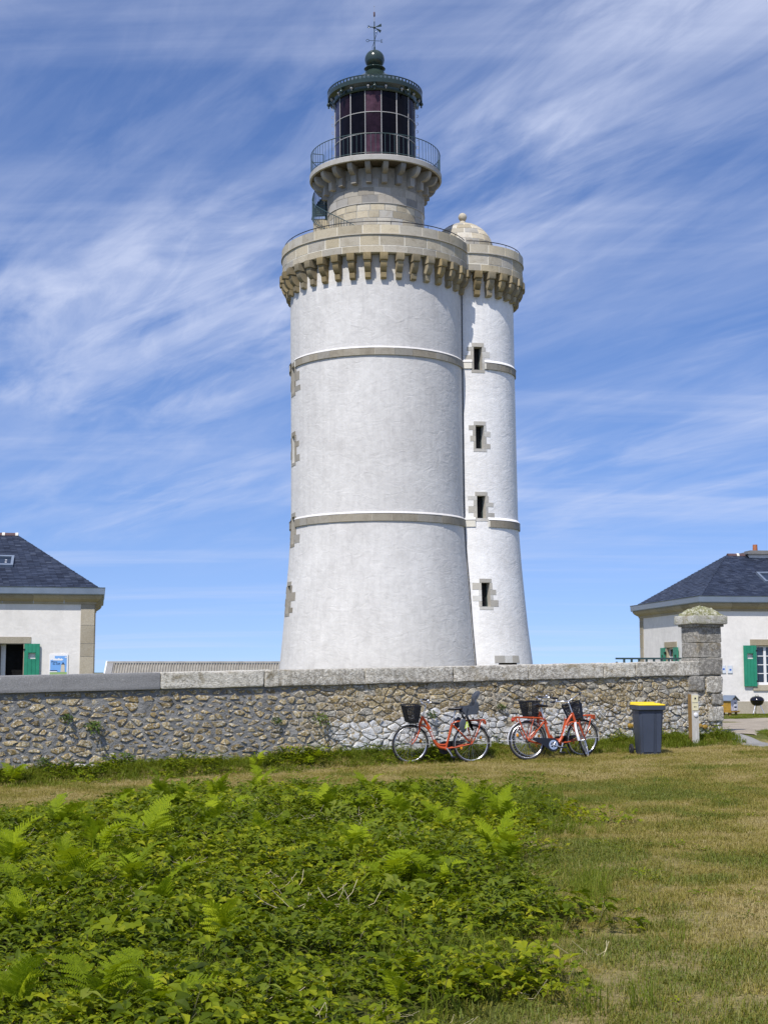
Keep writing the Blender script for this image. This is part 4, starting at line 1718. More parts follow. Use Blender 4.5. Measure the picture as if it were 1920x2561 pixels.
m.box((LEN / 2, 1.38, 2.19), (LEN, 0.12, 0.05))
part('ridge_cap', m, M['fibre'], sh_)
m = MB()
m.hexa([(0.05, -0.1, 0.5), (0.44, -0.1, 0.5), (0.44, 1.3, 1.95), (0.05, 1.3, 1.95), (0.05, -0.1, 0.65), (0.44, -0.1, 0.65), (0.44, 1.3, 2.18), (0.05, 1.3, 2.18)])
part('verge_board', m, M['concrete'], sh_)
m = MB()
m.hexa([(-0.03, -0.15, 0.4), (0.048, -0.15, 0.4), (0.048, 1.35, 1.9), (-0.03, 1.35, 1.9), (-0.03, -0.15, 0.67), (0.048, -0.15, 0.67), (0.048, 1.35, 2.24), (-0.03, 1.35, 2.24)])
part('barge_board', m, M['white_paint'], sh_)
m = MB()
m.box((LEN / 2, 1.45, -0.2), (LEN - 0.2, 2.4, 1.5))
part('wall', m, M['plaster_house'], sh_)
m = MB()
m.add([(0.1, 2.75, 0.6), (LEN, 2.75, 0.6), (LEN, 1.4, 2.1), (0.1, 1.4, 2.1)], [(0, 1, 2, 3)])
part('rear_roof', m, M['fibre'], sh_)

# ------------------------------------------------------------------ boundary wall
WL = 14.46                               # length from W0 to its right end
S0, PIL = -2.0, 13.88


def wp(s, n, z):
    return Vector((W0.x + WD.x * s + WN.x * n, W0.y + WD.y * s + WN.y * n, z))


def wtop(s):
    return 1.60 + 0.266 * s / 13.6


def wbase(s):
    p = wp(s, 0.15, 0)
    return gz(p.x, p.y) - 0.06


wallT = thing('stone_boundary_wall', 'long rubble stone boundary wall with flat lichened coping stones', 'wall', wp(S0, -0.25, 0))
CT = 0.285


def wall_mesh_grid(s0, s1, zf0, zf1, n, ds, nzz, amp):
    ns_ = max(2, int((s1 - s0) / ds))
    vs, fs = [], []
    pale = []
    for i in range(ns_ + 1):
        s = s0 + (s1 - s0) * i / ns_
        for k in range(nzz + 1):
            z = zf0(s) + (zf1(s) - zf0(s)) * k / nzz
            d = amp * mnoise.fractal(Vector((s * 6, z * 6, 3.3)), 1, 2, 4)
            vs.append(wp(s, n + d, z))
            v = k / nzz
            up = sst(4.6, 6.2, s + 0.5 * sin(z * 4)) * (1 if v > 0.42 + 0.12 * sin(s * 1.7) + 0.10 * sst(8, 11, s) else 0.12)
            if s > 10.6:
                up *= 0.55 + 0.45 * sin(s * 3.1 + z * 2.0)
            pale.append(float(up))
    for i in range(ns_):
        for k in range(nzz):
            a = i * (nzz + 1) + k
            fs.append((a, a + nzz + 1, a + nzz + 2, a + 1))
    return vs, fs, pale


vs, fs, pale = wall_mesh_grid(S0, WL, lambda s: wbase(s) - 0.15, lambda s: wtop(s) - CT + 0.02, 0.0, 0.06, 26, 0.016)
n0 = len(vs)
core = MB()
core.add(vs, fs)
bx = [wp(S0, -0.02, -0.3), wp(WL, -0.02, -0.3), wp(WL, -0.55, -0.3), wp(S0, -0.55, -0.3), wp(S0, -0.02, wtop(S0) - CT), wp(WL, -0.02, wtop(WL) - CT), wp(WL, -0.55, wtop(WL) - CT), wp(S0, -0.55, wtop(S0) - CT)]
core.hexa(bx)
l0 = wallT.location
core.v = [(x - l0[0], y - l0[1], z - l0[2]) for x, y, z in core.v]
me = core.mesh('mortar', M['mortar'])
at_ = me.attributes.new('pale', 'FLOAT', 'POINT')
at_.data.foreach_set('value', pale + [0.3] * 8)
link('mortar', me, wallT)

# rubble stones: stretched Voronoi cells over the face
SX = 1.8
rngw = np.random.default_rng(5)
seeds = []
rowh = 0.108
v = 0.0
H_ = 1.62
k = 0
while v < H_ + rowh:
    s = S0 - 0.3 + rngw.uniform(0, 0.2)
    while s < WL + 0.2:
        big = rngw.choice([rngw.uniform(0.07, 0.13), rngw.uniform(0.13, 0.24), rngw.uniform(0.24, 0.40)], p=[0.25, 0.48, 0.27])
        seeds.append((s / SX, v + rngw.uniform(-0.052, 0.052)))
        s += big
    v += rowh * (1.0 if k % 3 else 1.12)
    k += 1
seeds = np.array(seeds)


def clip_poly(poly, a, b, c):
    res = []
    n = len(poly)
    for i in range(n):
        p, q = poly[i], poly[(i + 1) % n]
        dp, dq = a * p[0] + b * p[1] - c, a * q[0] + b * q[1] - c
        if dp <= 0:
            res.append(p)
        if dp * dq < 0:
            t = dp / (dp - dq)
            res.append((p[0] + (q[0] - p[0]) * t, p[1] + (q[1] - p[1]) * t))
    return res


cells = []
for i, p in enumerate(seeds):
    d2 = ((seeds - p) ** 2).sum(1)
    idx = np.argsort(d2)[1:20]
    poly = [(p[0] - 0.3, p[1] - 0.3), (p[0] + 0.3, p[1] - 0.3), (p[0] + 0.3, p[1] + 0.3), (p[0] - 0.3, p[1] + 0.3)]
    for j in idx:
        q = seeds[j]
        a, b = q - p
        poly = clip_poly(poly, a, b, a * (p[0] + q[0]) / 2 + b * (p[1] + q[1]) / 2)
        if len(poly) < 3:
            break
    if len(poly) < 3:
        continue
    cells.append(((p[0] * SX, p[1]), [(x * SX, y) for x, y in poly]))


def stone_geom(poly, s_c, r):
    """outline (s, v) -> rounded lump; v runs from 0 at the wall foot to H_ under the coping"""
    left = 1 - float(sst(4.6, 6.4, s_c))
    cx = sum(p[0] for p in poly) / len(poly)
    cy = sum(p[1] for p in poly) / len(poly)
    ins = 0.007 + 0.012 * left + r.uniform(0, 0.009 + 0.026 * left)
    pts = []
    for x, y in poly:
        dx, dy = x - cx, y - cy
        L_ = math.hypot(dx, dy) or 1
        k = max(0.3, (L_ - ins) / L_)
        pts.append((cx + dx * k, cy + dy * k))
    # cut the corners and add a little wander
    rr = []
    n = len(pts)
    for i in range(n):
        a, b = pts[i], pts[(i + 1) % n]
        f = r.uniform(0.05, 0.22)
        rr.append((a[0] + (b[0] - a[0]) * f, a[1] + (b[1] - a[1]) * f))
        rr.append((a[0] + (b[0] - a[0]) * (1 - f), a[1] + (b[1] - a[1]) * (1 - f)))
    jj = 0.011
    rr = [(x + r.uniform(-jj, jj), y + r.uniform(-jj, jj)) for x, y in rr]
    proud = r.uniform(0.004, 0.028) * (1 - 0.55 * left) + 0.003
    return rr, (cx, cy), proud


stone_data = []
rs = random.Random(9)
for (sc_, vc), poly in cells:
    cxs = sum(p[0] for p in poly) / len(poly)
    if cxs < S0 + 0.05 or cxs > WL - 0.02:
        continue
    zb, ztp = wbase(cxs) - 0.05, wtop(cxs) - CT - 0.012
    hh = ztp - zb
    # lay courses down from the coping
    pz = [(min(max(x, S0), WL - 0.004), ztp - (H_ - y)) for x, y in poly]
    if max(q[1] for q in pz) < zb + 0.03:
        continue
    pz = [(x, min(y, wtop(x) - CT - 0.012)) for x, y in pz]
    ys_ = [q[1] for q in pz]
    if max(ys_) - min(ys_) < 0.04:
        continue
    rr, cen, proud = stone_geom(pz, cxs, rs)
    area = (max(q[0] for q in rr) - min(q[0] for q in rr)) * (max(q[1] for q in rr) - min(q[1] for q in rr))
    seen = -0.2 < cxs < WL
    lf = 1 - float(sst(4.6, 6.4, cxs))
    stone_data.append((area if seen else area * 0.01, rr, cen, proud, rs.random() * (1 - 0.42 * lf) + 0.05 * lf, rs.random()))
stone_data.sort(key=lambda q: -q[0])


def stone_mesh(mb, rr, cen, proud, seed):
    n = len(rr)
    rings = [(1.02, -0.03), (1.0, proud * 0.4), (0.93, proud * 0.95), (0.55, proud * 1.03)]
    vs = []
    for k, h in rings:
        for x, y in rr:
            s, z = cen[0] + (x - cen[0]) * k, cen[1] + (y - cen[1]) * k
            d = 0.0 if h < 0 else 0.018 * mnoise.noise(Vector((s * 11 + seed * 9, z * 13, seed * 31)))
            vs.append(wp(s, h + d, z))
    vs.append(wp(cen[0], proud * 1.1, cen[1]))
    fs = []
    for r in range(3):
        for i in range(n):
            j = (i + 1) % n
            fs.append((r * n + i, r * n + j, (r + 1) * n + j, (r + 1) * n + i))
    for i in range(n):
        fs.append((3 * n + i, 3 * n + (i + 1) % n, 4 * n))
    mb.add([Vector(v) - l0 for v in vs], fs)
    return len(vs)


def whitewash(s, z):
    """old limewash survives low down along the middle and right of the wall"""
    v = (z - wbase(s)) / (wtop(s) - CT - wbase(s))
    a = float(sst(4.8, 6.6, s)) * (1 - float(sst(0.50, 0.66, v + 0.06 * sin(s * 2.1)))) * (1 - 0.35 * float(sst(9.5, 12.5, s)))
    b = (1 - float(sst(0.06, 0.16, v))) * 0.9
    return max(a, b)


rest = MB()
rt, rp = [], []
for i, (area, rr, cen, proud, tint, sd) in enumerate(stone_data):
    pt = whitewash(*cen)
    if i < 298:
        mb = MB()
        n = stone_mesh(mb, rr, cen, proud, sd)
        me = mb.mesh('stone', M['rubble'], 55)
        for nm, val in (('tint', tint), ('paint', pt)):
            a_ = me.attributes.new(nm, 'FLOAT', 'POINT')
            a_.data.foreach_set('value', [val] * n)
        link('stone', me, wallT)
    else:
        n = stone_mesh(rest, rr, cen, proud, sd)
        rt += [tint] * n
        rp += [pt] * n
if rest.v:
    me = rest.mesh('stone', M['rubble'], 55)
    for nm, val in (('tint', rt), ('paint', rp)):
        a_ = me.attributes.new(nm, 'FLOAT', 'POINT')
        a_.data.foreach_set('value', val)
    link('small_stones', me, wallT, 'stuff')


def rough_block(L_, W_, H_b, seg, amp, seed, edge=0.02):
    """stone block about the origin, bottom at z = 0, with worn edges and uneven faces"""
    bm = bmesh.new()
    bmesh.ops.create_cube(bm, size=1)
    bmesh.ops.scale(bm, vec=(L_, W_, H_b), verts=bm.verts)
    bmesh.ops.bevel(bm, geom=bm.edges[:], offset=edge, segments=2, profile=0.6, affect='EDGES')
    long_ = [e for e in bm.edges if e.calc_length() > 0.22]
    if long_:
        bmesh.ops.subdivide_edges(bm, edges=long_, cuts=seg, use_grid_fill=True)
    for v in bm.verts:
        d = Vector([mnoise.fractal(Vector((v.co.x * 5 + seed * 7 + 13 * q, v.co.y * 5 + q, v.co.z * 5)), 1, 2, 3) for q in range(3)])
        v.co += d * amp
        v.co.z += H_b / 2
    m = MB()
    bm.verts.index_update()
    m.add([v.co[:] for v in bm.verts], [[v.index for v in f.verts] for f in bm.faces])
    bm.free()
    return m


joints = [(-2.0, 'concrete'), (2.72, 'coping_white'), (4.58, 'coping_white'), (4.86, 'coping'), (6.5, 'coping'), (8.3, 'coping'), (9.9, 'coping'), (11.6, 'coping_white'), (12.35, 'coping')]
ends = [j[0] for j in joints[1:]] + [PIL + 0.02]
for k, ((s0, mt), s1) in enumerate(zip(joints, ends)):
    if k == 0:
        pieces = [(-2.0, 2.72)]
    else:
        pieces = [(s0, s1)]
    for a, b in pieces:
        m = rough_block(b - a - 0.012, 0.64, CT, 5, 0.018 if mt != 'concrete' else 0.005, k + a, 0.022)
        mid = (a + b) / 2
        q = wp(mid, -0.25, 0)
        slope = 0.266 / 13.6
        vs = []
        for x, y, z in m.v:
            vs.append(Vector((q.x + WD.x * x + WN.x * (-y), q.y + WD.y * x + WN.y * (-y), wtop(mid) - CT + z + slope * x)) - l0)
        m.v = vs
        part('coping_stone', m, M[mt], wallT, 50)

# ------------------------------------------------------------------ gate pillar at the wall's right end
pil = thing('gate_pillar', 'square granite gate pillar with mossy pyramid cap at the end of the wall', 'pillar', wp(14.17, -0.24, 1.60), (0, 0, atan2(WD.y, WD.x)))
zb = 0.0
for k, h in enumerate((0.346, 0.307, 0.33)):
    if k == 0:
        m = rough_block(0.60, 0.60, h - 0.008, 3, 0.008, 40 + k)
    else:
        m = rough_block(0.575, 0.575, h - 0.008, 3, 0.008, 40 + k)
    m.v = [(x, y, z + zb) for x, y, z in m.v]
    part('pillar_block', m, M['pillar'], pil, 50)
    zb += h
m = rough_block(0.66, 0.66, 0.055, 2, 0.004, 50, 0.01)
m.v = [(x, y, z + zb - 0.01) for x, y, z in m.v]
part('neck_moulding', m, M['pillar'], pil, 50)
m = rough_block(0.78, 0.78, 0.17, 3, 0.016, 51, 0.03)
m.v = [(x, y, z + zb + 0.047) for x, y, z in m.v]
part('cap_slab', m, M['pillar_cap'], pil, 50)
bm = bmesh.new()
bmesh.ops.create_cube(bm, size=1)
bmesh.ops.subdivide_edges(bm, edges=bm.edges[:], cuts=9, use_grid_fill=True)
for v in bm.verts:
    t = v.co.z + 0.5
    k = 0.67 * (1 - 0.66 * t ** 1.5)
    v.co = Vector((v.co.x * k, v.co.y * k, 0.19 * t ** 0.9 + 0.05 * t * (0.25 - v.co.x ** 2 - v.co.y ** 2)))
    d = mnoise.fractal(Vector((v.co.x * 12, v.co.y * 12, v.co.z * 12)), 1, 2, 4)
    d2 = mnoise.noise(Vector((v.co.x * 26, v.co.y * 26, v.co.z * 26)))
    v.co += Vector((v.co.x, v.co.y, 0.25)).normalized() * (d * 0.04 + d2 * 0.02)
    v.co.z += zb + 0.205
m = MB()
bm.verts.index_update()
m.add([v.co[:] for v in bm.verts], [[v.index for v in f.verts] for f in bm.faces])
bm.free()
part('mossy_cap', m, M['lichen'], pil, 60)
# squared stones facing the pillar's foot are part of the wall
for (s0, s1, z0, z1, mt) in ((13.62, 14.02, 1.28, 1.58, 'pillar'), (14.06, WL + 0.01, 1.24, 1.57, 'coping'), (13.55, 13.85, 1.08, 1.26, 'pillar'), (14.18, WL + 0.012, 0.98, 1.22, 'pillar'), (14.1, WL + 0.012, 0.66, 0.96, 'coping')):
    m = rough_block(s1 - s0 - 0.01, 0.12, z1 - z0 - 0.01, 3, 0.022, s0 + z0, 0.025)
    q = wp((s0 + s1) / 2, 0.0, 0)
    m.v = [Vector((q.x + WD.x * x + WN.x * (-y), q.y + WD.y * x + WN.y * (-y), z0 + z)) - l0 for x, y, z in m.v]
    part('squared_stone', m, M[mt], wallT, 50)

# green railing behind the wall
gl = at(1541, 1645, 36.0)
rl = thing('metal_railing', 'short dark green metal railing showing above the wall beside the pillar', 'railing', (gl.x, 36.0, gz(gl.x, 36)), (0, 0, R_(2)))
zt_ = gl.z - gz(gl.x, 36)
m = MB()
m.box((1.15, 0, zt_ - 0.02), (2.36, 0.05, 0.045))
m.box((1.15, 0, zt_ - 1.15), (2.36, 0.04, 0.03))
for x in (0.0, 2.3):
    m.box((x, 0.0, zt_ / 2 - 0.1), (0.05, 0.05, zt_))
part('rail_frame', m, M['green_metal'], rl)
for k in range(1, 12):
    m = MB()
    m.box((k * 0.192, 0, zt_ - 0.6), (0.055, 0.03, 1.12))
    part('bar', m, M['green_metal'], rl)

# ------------------------------------------------------------------ bicycles
M['orange'] = m_plain('orange_frame_paint', (0.50, 0.080, 0.020), 0.3, 0, 0.10, 8)
M['rubber'] = m_plain('black_rubber', (0.018, 0.018, 0.020), 0.75, 0, 0.2)
M['alloy'] = m_plain('bright_alloy', (0.72, 0.73, 0.76), 0.28, 0.85, 0.05)
M['silver'] = m_plain('silver_paint', (0.66, 0.67, 0.70), 0.35, 0.1, 0.05)
M['steel'] = m_plain('spoke_steel', (0.55, 0.55, 0.57), 0.35, 0.8, 0.05)
M['black_plastic'] = m_plain('black_plastic', (0.012, 0.013, 0.018), 0.38, 0, 0.15)
M['grey_plastic'] = m_plain('grey_plastic', (0.065, 0.075, 0.095), 0.42, 0, 0.1)
M['amber'] = m_plain('amber_reflector', (0.75, 0.30, 0.02), 0.3)
M['red'] = m_plain('red_lens', (0.45, 0.03, 0.015), 0.3)
M['lime'] = m_plain('lime_tab', (0.65, 0.80, 0.12), 0.5)

RX, FX, WR = -0.565, 0.565, 0.347
HT, HB = Vector((0.345, 0, 0.83)), Vector((0.405, 0, 0.645))
SAX = (HT - HB).normalized()


def smooth_path(pts, n=6):
    pts = [Vector(p) for p in pts]
    P_ = [pts[0] * 2 - pts[1]] + pts + [pts[-1] * 2 - pts[-2]]
    res = []
    for i in range(1, len(P_) - 2):
        a, b, c, d = P_[i - 1:i + 3]
        for k in range(n):
            t = k / n
            res.append(0.5 * ((2 * b) + (c - a) * t + (2 * a - 5 * b + 4 * c - d) * t * t + (3 * b - a - 3 * c + d) * t ** 3))
    res.append(pts[-1])
    return res


def bicycle(label, loc, yaw, lean, steer, child_seat, crank, group):
    b = thing('bicycle', label, 'bicycle', loc, (lean, 0, yaw), group)
    ST = Matrix.Translation(HB) @ Matrix.Rotation(steer, 4, SAX) @ Matrix.Translation(-HB)
    I = Matrix.Identity(4)

    def P(name, mb, mt, par=b, sm=50, T=I):
        return part(name, mb.xf(T), M[mt], par, sm)

    # frame
    m = MB()
    m.tube(smooth_path([HT + Vector((-0.01, 0, -0.03)), (0.29, 0, 0.745), (0.217, 0, 0.63), (0.165, 0, 0.50), (0.11, 0, 0.378), (0.03, 0, 0.29), (-0.09, 0, 0.265)]), 0.026, 10)
    m.tube(smooth_path([HB + Vector((-0.005, 0, 0.015)), (0.32, 0, 0.665), (0.25, 0, 0.62), (0.195, 0, 0.545)]), 0.016, 8)
    m.tube(smooth_path([(0.115, 0, 0.41), (0.06, 0, 0.345), (-0.02, 0, 0.325), (-0.115, 0, 0.335)]), 0.016, 8)
    m.tube([(-0.09, 0, 0.255), (-0.215, 0, 0.725)], 0.021, 10)
    m.tube([HB + SAX * -0.02, HT + SAX * 0.01], 0.025, 10)
    m.tube([(-0.09, -0.045, 0.265), (-0.09, 0.045, 0.265)], 0.028, 12)
    for s in (-1, 1):
        m.tube(smooth_path([(-0.11, s * 0.03, 0.265), (-0.3, s * 0.05, 0.29), (RX, s * 0.068, WR)]), 0.012, 6)
        m.tube(smooth_path([(-0.205, s * 0.022, 0.69), (-0.38, s * 0.06, 0.52), (RX, s * 0.068, WR)]), 0.011, 6)
    frame = P('frame', m, 'orange')
    # worn white lettering along the thick tube: short strokes, not to be read at this distance
    m = MB()
    tp = smooth_path([(0.215, 0, 0.63), (0.165, 0, 0.50), (0.115, 0, 0.385)], 10)
    for s in (-1, 1):
        for k in range(2, 18):
            if k % 6 == 5:
                continue
            p, q = tp[k], tp[k + 1]
            d = (q - p).normalized()
            nrm = Vector((-d.z, 0, d.x))
            hgt = 0.012 if k % 3 else 0.016
            c = p + Vector((0, s * 0.0255, 0))
            e = d * 0.0045
            f = nrm * hgt
            y1 = Vector((0, s * 0.003, 0))
            quad = [c - e - f, c + e - f, c + e + f, c - e + f]
            m.hexa(quad + [v + y1 for v in quad])
    P('tube_lettering', m, 'white_paint', frame)
    # luggage rack with mudguard stays
    m = MB()
    for s in (-1, 1):
        m.tube(smooth_path([(-0.19, s * 0.02, 0.70), (-0.26, s * 0.055, 0.735), (-0.40, s * 0.06, 0.752), (-0.80, s * 0.06, 0.765)]), 0.012, 6)
        m.tube(smooth_path([(-0.73, s * 0.06, 0.762), (-0.66, s * 0.07, 0.55), (RX, s * 0.072, WR + 0.01)]), 0.011, 6)
        m.tube(smooth_path([(-0.43, s * 0.06, 0.752), (-0.50, s * 0.068, 0.56), (RX, s * 0.072, WR + 0.01)]), 0.008, 6)
    for x in (-0.80, -0.68, -0.56, -0.44):
        m.tube([(x, -0.06, 0.763), (x, 0.06, 0.763)], 0.009, 6)
    m.box((-0.80, 0, 0.735), (0.02, 0.13, 0.07))
    rack = P('luggage_rack', m, 'orange')
    m = MB()
    m.ball((-0.822, 0, 0.715), 0.035, 12, 8, (0.6, 1.2, 1))
    P('rear_light', m, 'red', rack)

    # wheels
    def wheel(cx, T, refl):
        c = Vector((cx, 0, WR))
        ring = lambda r, y=0.0, n=56: [c + Vector((r * cos(q), y, r * sin(q))) for q in np.linspace(0, 2 * pi, n, endpoint=False)]
        wh = bpy.data.objects.new('wheel', None)
        col.objects.link(wh)
        wh.parent = b
        m = MB()
        m.tube(ring(WR - 0.018), 0.0185, 8, True)
        P('tyre', m, 'rubber', wh, 60, T)
        m = MB()
        m.tube(ring(WR - 0.043), 0.013, 6, True)
        P('rim', m, 'alloy', wh, 60, T)
        m = MB()
        m.tube([c + Vector((0, -0.055, 0)), c + Vector((0, -0.03, 0)), c + Vector((0, 0.03, 0)), c + Vector((0, 0.055, 0))], [0.012, 0.022, 0.022, 0.012], 10)
        P('hub', m, 'alloy', wh, 50, T)
        m = MB()
        for k in range(36):
            q = 2 * pi * k / 36
            q2 = q + (0.62 if k % 4 < 2 else -0.62)
            y = 0.026 if k % 2 else -0.026
            m.tube([c + Vector((0.02 * cos(q2), y, 0.02 * sin(q2))), c + Vector(((WR - 0.05) * cos(q), 0, (WR - 0.05) * sin(q)))], 0.0017, 3, caps=False)
        P('spokes', m, 'steel', wh, 60, T)
        for q in refl:
            m = MB()
            o = c + Vector((0.2 * cos(q), 0, 0.2 * sin(q)))
            m.ball(o, 0.034, 10, 6, (0.75, 0.35, 1.0))
            P('reflector', m, 'amber', wh, 60, T)
        return wh

    wheel(RX, I, (R_(-25), R_(150)))
    wheel(FX, ST, (R_(165),))

    # mudguards
    def guard(cx, a0, a1, T, mt):
        m = MB()
        n = 22
        vs, fs = [], []
        w_ = [(-0.022, -0.006), (-0.015, 0.0), (0, 0.003), (0.015, 0.0), (0.022, -0.006)]
        for i in range(n + 1):
            q = a0 + (a1 - a0) * i / n
            for y, dr in w_:
                r = WR + 0.022 + dr
                vs.append((cx + r * cos(q), y, WR + r * sin(q)))
        for i in range(n):
            for k in range(4):
                vs_ = i * 5 + k
                fs.append((vs_, vs_ + 1, vs_ + 6, vs_ + 5))
        m.add(vs, fs)
        for s in (-1, 1):
            q = a0 + (a1 - a0) * 0.93
            m.tube([(cx, s * 0.06, WR), (cx + (WR + 0.01) * cos(q), s * 0.028, WR + (WR + 0.01) * sin(q))], 0.003, 4)
        P('mudguard', m, mt, b, 60, T)

    guard(RX, R_(40), R_(190), I, 'silver')
    guard(FX, R_(62), R_(190), ST, 'silver')
    # fork
    m = MB()
    m.tube([HB + Vector((0, -0.055, -0.01)), HB + Vector((0, 0, 0.0)), HB + Vector((0, 0.055, -0.01))], 0.016, 8)
    for s in (-1, 1):
        m.tube(smooth_path([HB + Vector((0, s * 0.052, -0.005)), HB + Vector((0.03, s * 0.056, -0.10)), HB + Vector((0.085, s * 0.06, -0.22)), (FX, s * 0.062, WR)]), [0.015] * 8 + [0.012] * 6 + [0.009] * 5, 8)
    P('fork', m, 'orange', b, 60, ST)
    m = MB()
    for s in (-1, 1):
        m.tube([HB + Vector((0.03, s * 0.03, 0.0)), HB + Vector((0.04, s * 0.035, -0.09))], 0.009, 6)
    P('brake', m, 'alloy', b, 60, ST)
    # handlebar
    ctr = HT + SAX * 0.03
    m = MB()
    m.tube(smooth_path([HT, HT + SAX * 0.14, HT + SAX * 0.20 + Vector((0.0, 0, 0)), HT + SAX * 0.235 + Vector((0.05, 0, 0.0))]), 0.013, 8)
    bc = HT + SAX * 0.235 + Vector((0.05, 0, 0))
    bars = []
    for s in (-1, 1):
        pth = smooth_path([bc, bc + Vector((0.03, s * 0.08, 0.03)), bc + Vector((0.0, s * 0.19, 0.055)), bc + Vector((-0.09, s * 0.26, 0.05)), bc + Vector((-0.20, s * 0.285, 0.035))], 5)
        m.tube(pth, 0.0115, 8)
        bars.append(pth)
    hb = P('handlebar', m, 'alloy', b, 60, ST)
    for s, pth in zip((-1, 1), bars):
        m = MB()
        m.tube(pth[-8:], 0.0175, 8)
        P('grip', m, 'black_plastic', hb, 60, ST)
        m = MB()
        k = pth[-10]
        m.tube([k, k + Vector((0.02, s * 0.02, -0.015)), k + Vector((-0.08, s * 0.045, -0.05))], 0.006, 5)
        P('brake_lever', m, 'alloy', hb, 60, ST)
    m = MB()
    k = bars[0][8]
    m.tube(smooth_path([k, k + Vector((0.12, 0.03, -0.02)), k + Vector((0.13, 0.1, -0.2)), HB + Vector((0.06, 0.02, 0.05)), HB + Vector((0.04, 0.035, -0.03))], 5), 0.004, 5)
    k = bars[1][8]
    m.tube(smooth_path([k, k + Vector((0.10, -0.06, 0.0)), k + Vector((0.10, -0.14, -0.18)), HT + Vector((0.03, 0, -0.05))], 5), 0.004, 5)
    P('cable', m, 'black_plastic', hb, 60, ST)
    m = MB()
    m.ball(bars[1][11] + Vector((0.01, 0, 0.028)), 0.026, 10, 8, (1, 1, 0.8))
    P('bell', m, 'alloy', hb, 60, ST)
    # basket of slats
    m = MB()
    bx0 = HT.x + 0.10
    z0, z1 = HT.z - 0.085, HT.z + 0.205
    lo = [(bx0 + 0.015, -0.12), (bx0 + 0.19, -0.12), (bx0 + 0.19, 0.12), (bx0 + 0.015, 0.12)]
    hi = [(bx0 - 0.01, -0.165), (bx0 + 0.26, -0.165), (bx0 + 0.26, 0.165), (bx0 - 0.01, 0.165)]
    L4 = lambda a, c, t: (a[0] + (c[0] - a[0]) * t, a[1] + (c[1] - a[1]) * t)
    for t in np.linspace(0, 1, 12):
        ringp = [(*L4(lo[k], hi[k], t), z0 + (z1 - z0) * t) for k in range(4)]
        th = 0.013 if t > 0.95 else 0.0055
        m.tube(ringp, th, 4, True)
    for k in range(4):
        k2 = (k + 1) % 4
        nn = 12 if k % 2 else 8
        for j in range(nn):
            u = j / nn
            a = L4(lo[k], lo[k2], u)
            c = L4(hi[k], hi[k2], u)
            m.tube([(*a, z0), (*c, z1)], 0.0055, 4)
    bk = P('basket', m, 'black_plastic', b, None, ST)
    m = MB()
    m.hexa([(*p, z0 - 0.012) for p in lo] + [(*p, z0 + 0.03) for p in [L4(lo[k], hi[k], 0.1) for k in range(4)]])
    P('basket_floor', m, 'black_plastic', bk, None, ST)
    m = MB()
    m.tube([HT + Vector((0.0, 0, -0.02)), HT + Vector((0.11, 0, -0.02))], 0.012, 6)
    m.tube([(bx0 + 0.1, 0.07, z0), (FX, 0.066, WR)], 0.005, 5)
    m.tube([(bx0 + 0.1, -0.07, z0), (FX, -0.066, WR)], 0.005, 5)
    P('basket_stay', m, 'black_plastic', bk, 60, ST)
    # saddle
    m = MB()
    m.tube([(-0.21, 0, 0.70), (-0.262, 0, 0.935)], 0.0135, 8)
    m.tube([(-0.208, 0, 0.70), (-0.216, 0, 0.735)], 0.025, 8)
    P('seat_post', m, 'alloy')
    m = MB()
    secs = [(-0.405, 0.105, 0.965, 0.020), (-0.39, 0.118, 0.985, 0.035), (-0.33, 0.112, 0.985, 0.045), (-0.27, 0.075, 0.975, 0.04), (-0.20, 0.045, 0.970, 0.03), (-0.14, 0.032, 0.968, 0.025), (-0.125, 0.015, 0.96, 0.015)]
    vs, fs = [], []
    for x, hw, z, th in secs:
        for q in np.linspace(0, 2 * pi, 12, endpoint=False):
            vs.append((x, hw * cos(q), z + (th * 0.55 * sin(q) if sin(q) > 0 else th * sin(q))))
    for i in range(len(secs) - 1):
        for k in range(12):
            fs.append((i * 12 + k, i * 12 + (k + 1) % 12, i * 12 + 12 + (k + 1) % 12, i * 12 + 12 + k))
    fs += [tuple(range(12)), tuple(range(len(secs) * 12 - 12, len(secs) * 12))]
    m.add(vs, fs)
    P('saddle', m, 'black_plastic', b, 70)
    # drive side (-y)
    Y = -0.075
    BBp = Vector((-0.09, 0, 0.265))
    m = MB()
    prof = []
    for q in np.linspace(-pi * 0.62, pi * 0.55, 22):
        prof.append((BBp.x + 0.118 * cos(q), BBp.z + 0.118 * sin(q)))
    prof += [(-0.30, WR + 0.045), (RX + 0.10, WR + 0.05), (RX + 0.085, WR + 0.012), (-0.32, 0.285)]
    inner = []
    m.extr(prof, Y - 0.012, Y + 0.012)
    P('chain_guard', m, 'black_plastic', b, 40)
    m = MB()
    n = 30
    for r0, r1 in ((0.052, 0.085),):
        vs = []
        for i in range(n):
            q = 2 * pi * i / n
            for r in (r0, r1):
                vs.append((BBp.x + r * cos(q), Y - 0.018, BBp.z + r * sin(q)))
        m.add(vs, [(i * 2, i * 2 + 1, ((i + 1) % n) * 2 + 1, ((i + 1) % n) * 2) for i in range(n)])
    for i in range(5):
        q = 2 * pi * i / 5 + crank
        m.tube([BBp + Vector((0, Y - 0.018, 0)), BBp + Vector((0.06 * cos(q), Y - 0.018, 0.06 * sin(q)))], 0.011, 6)
    P('chainring', m, 'alloy', b, 60)
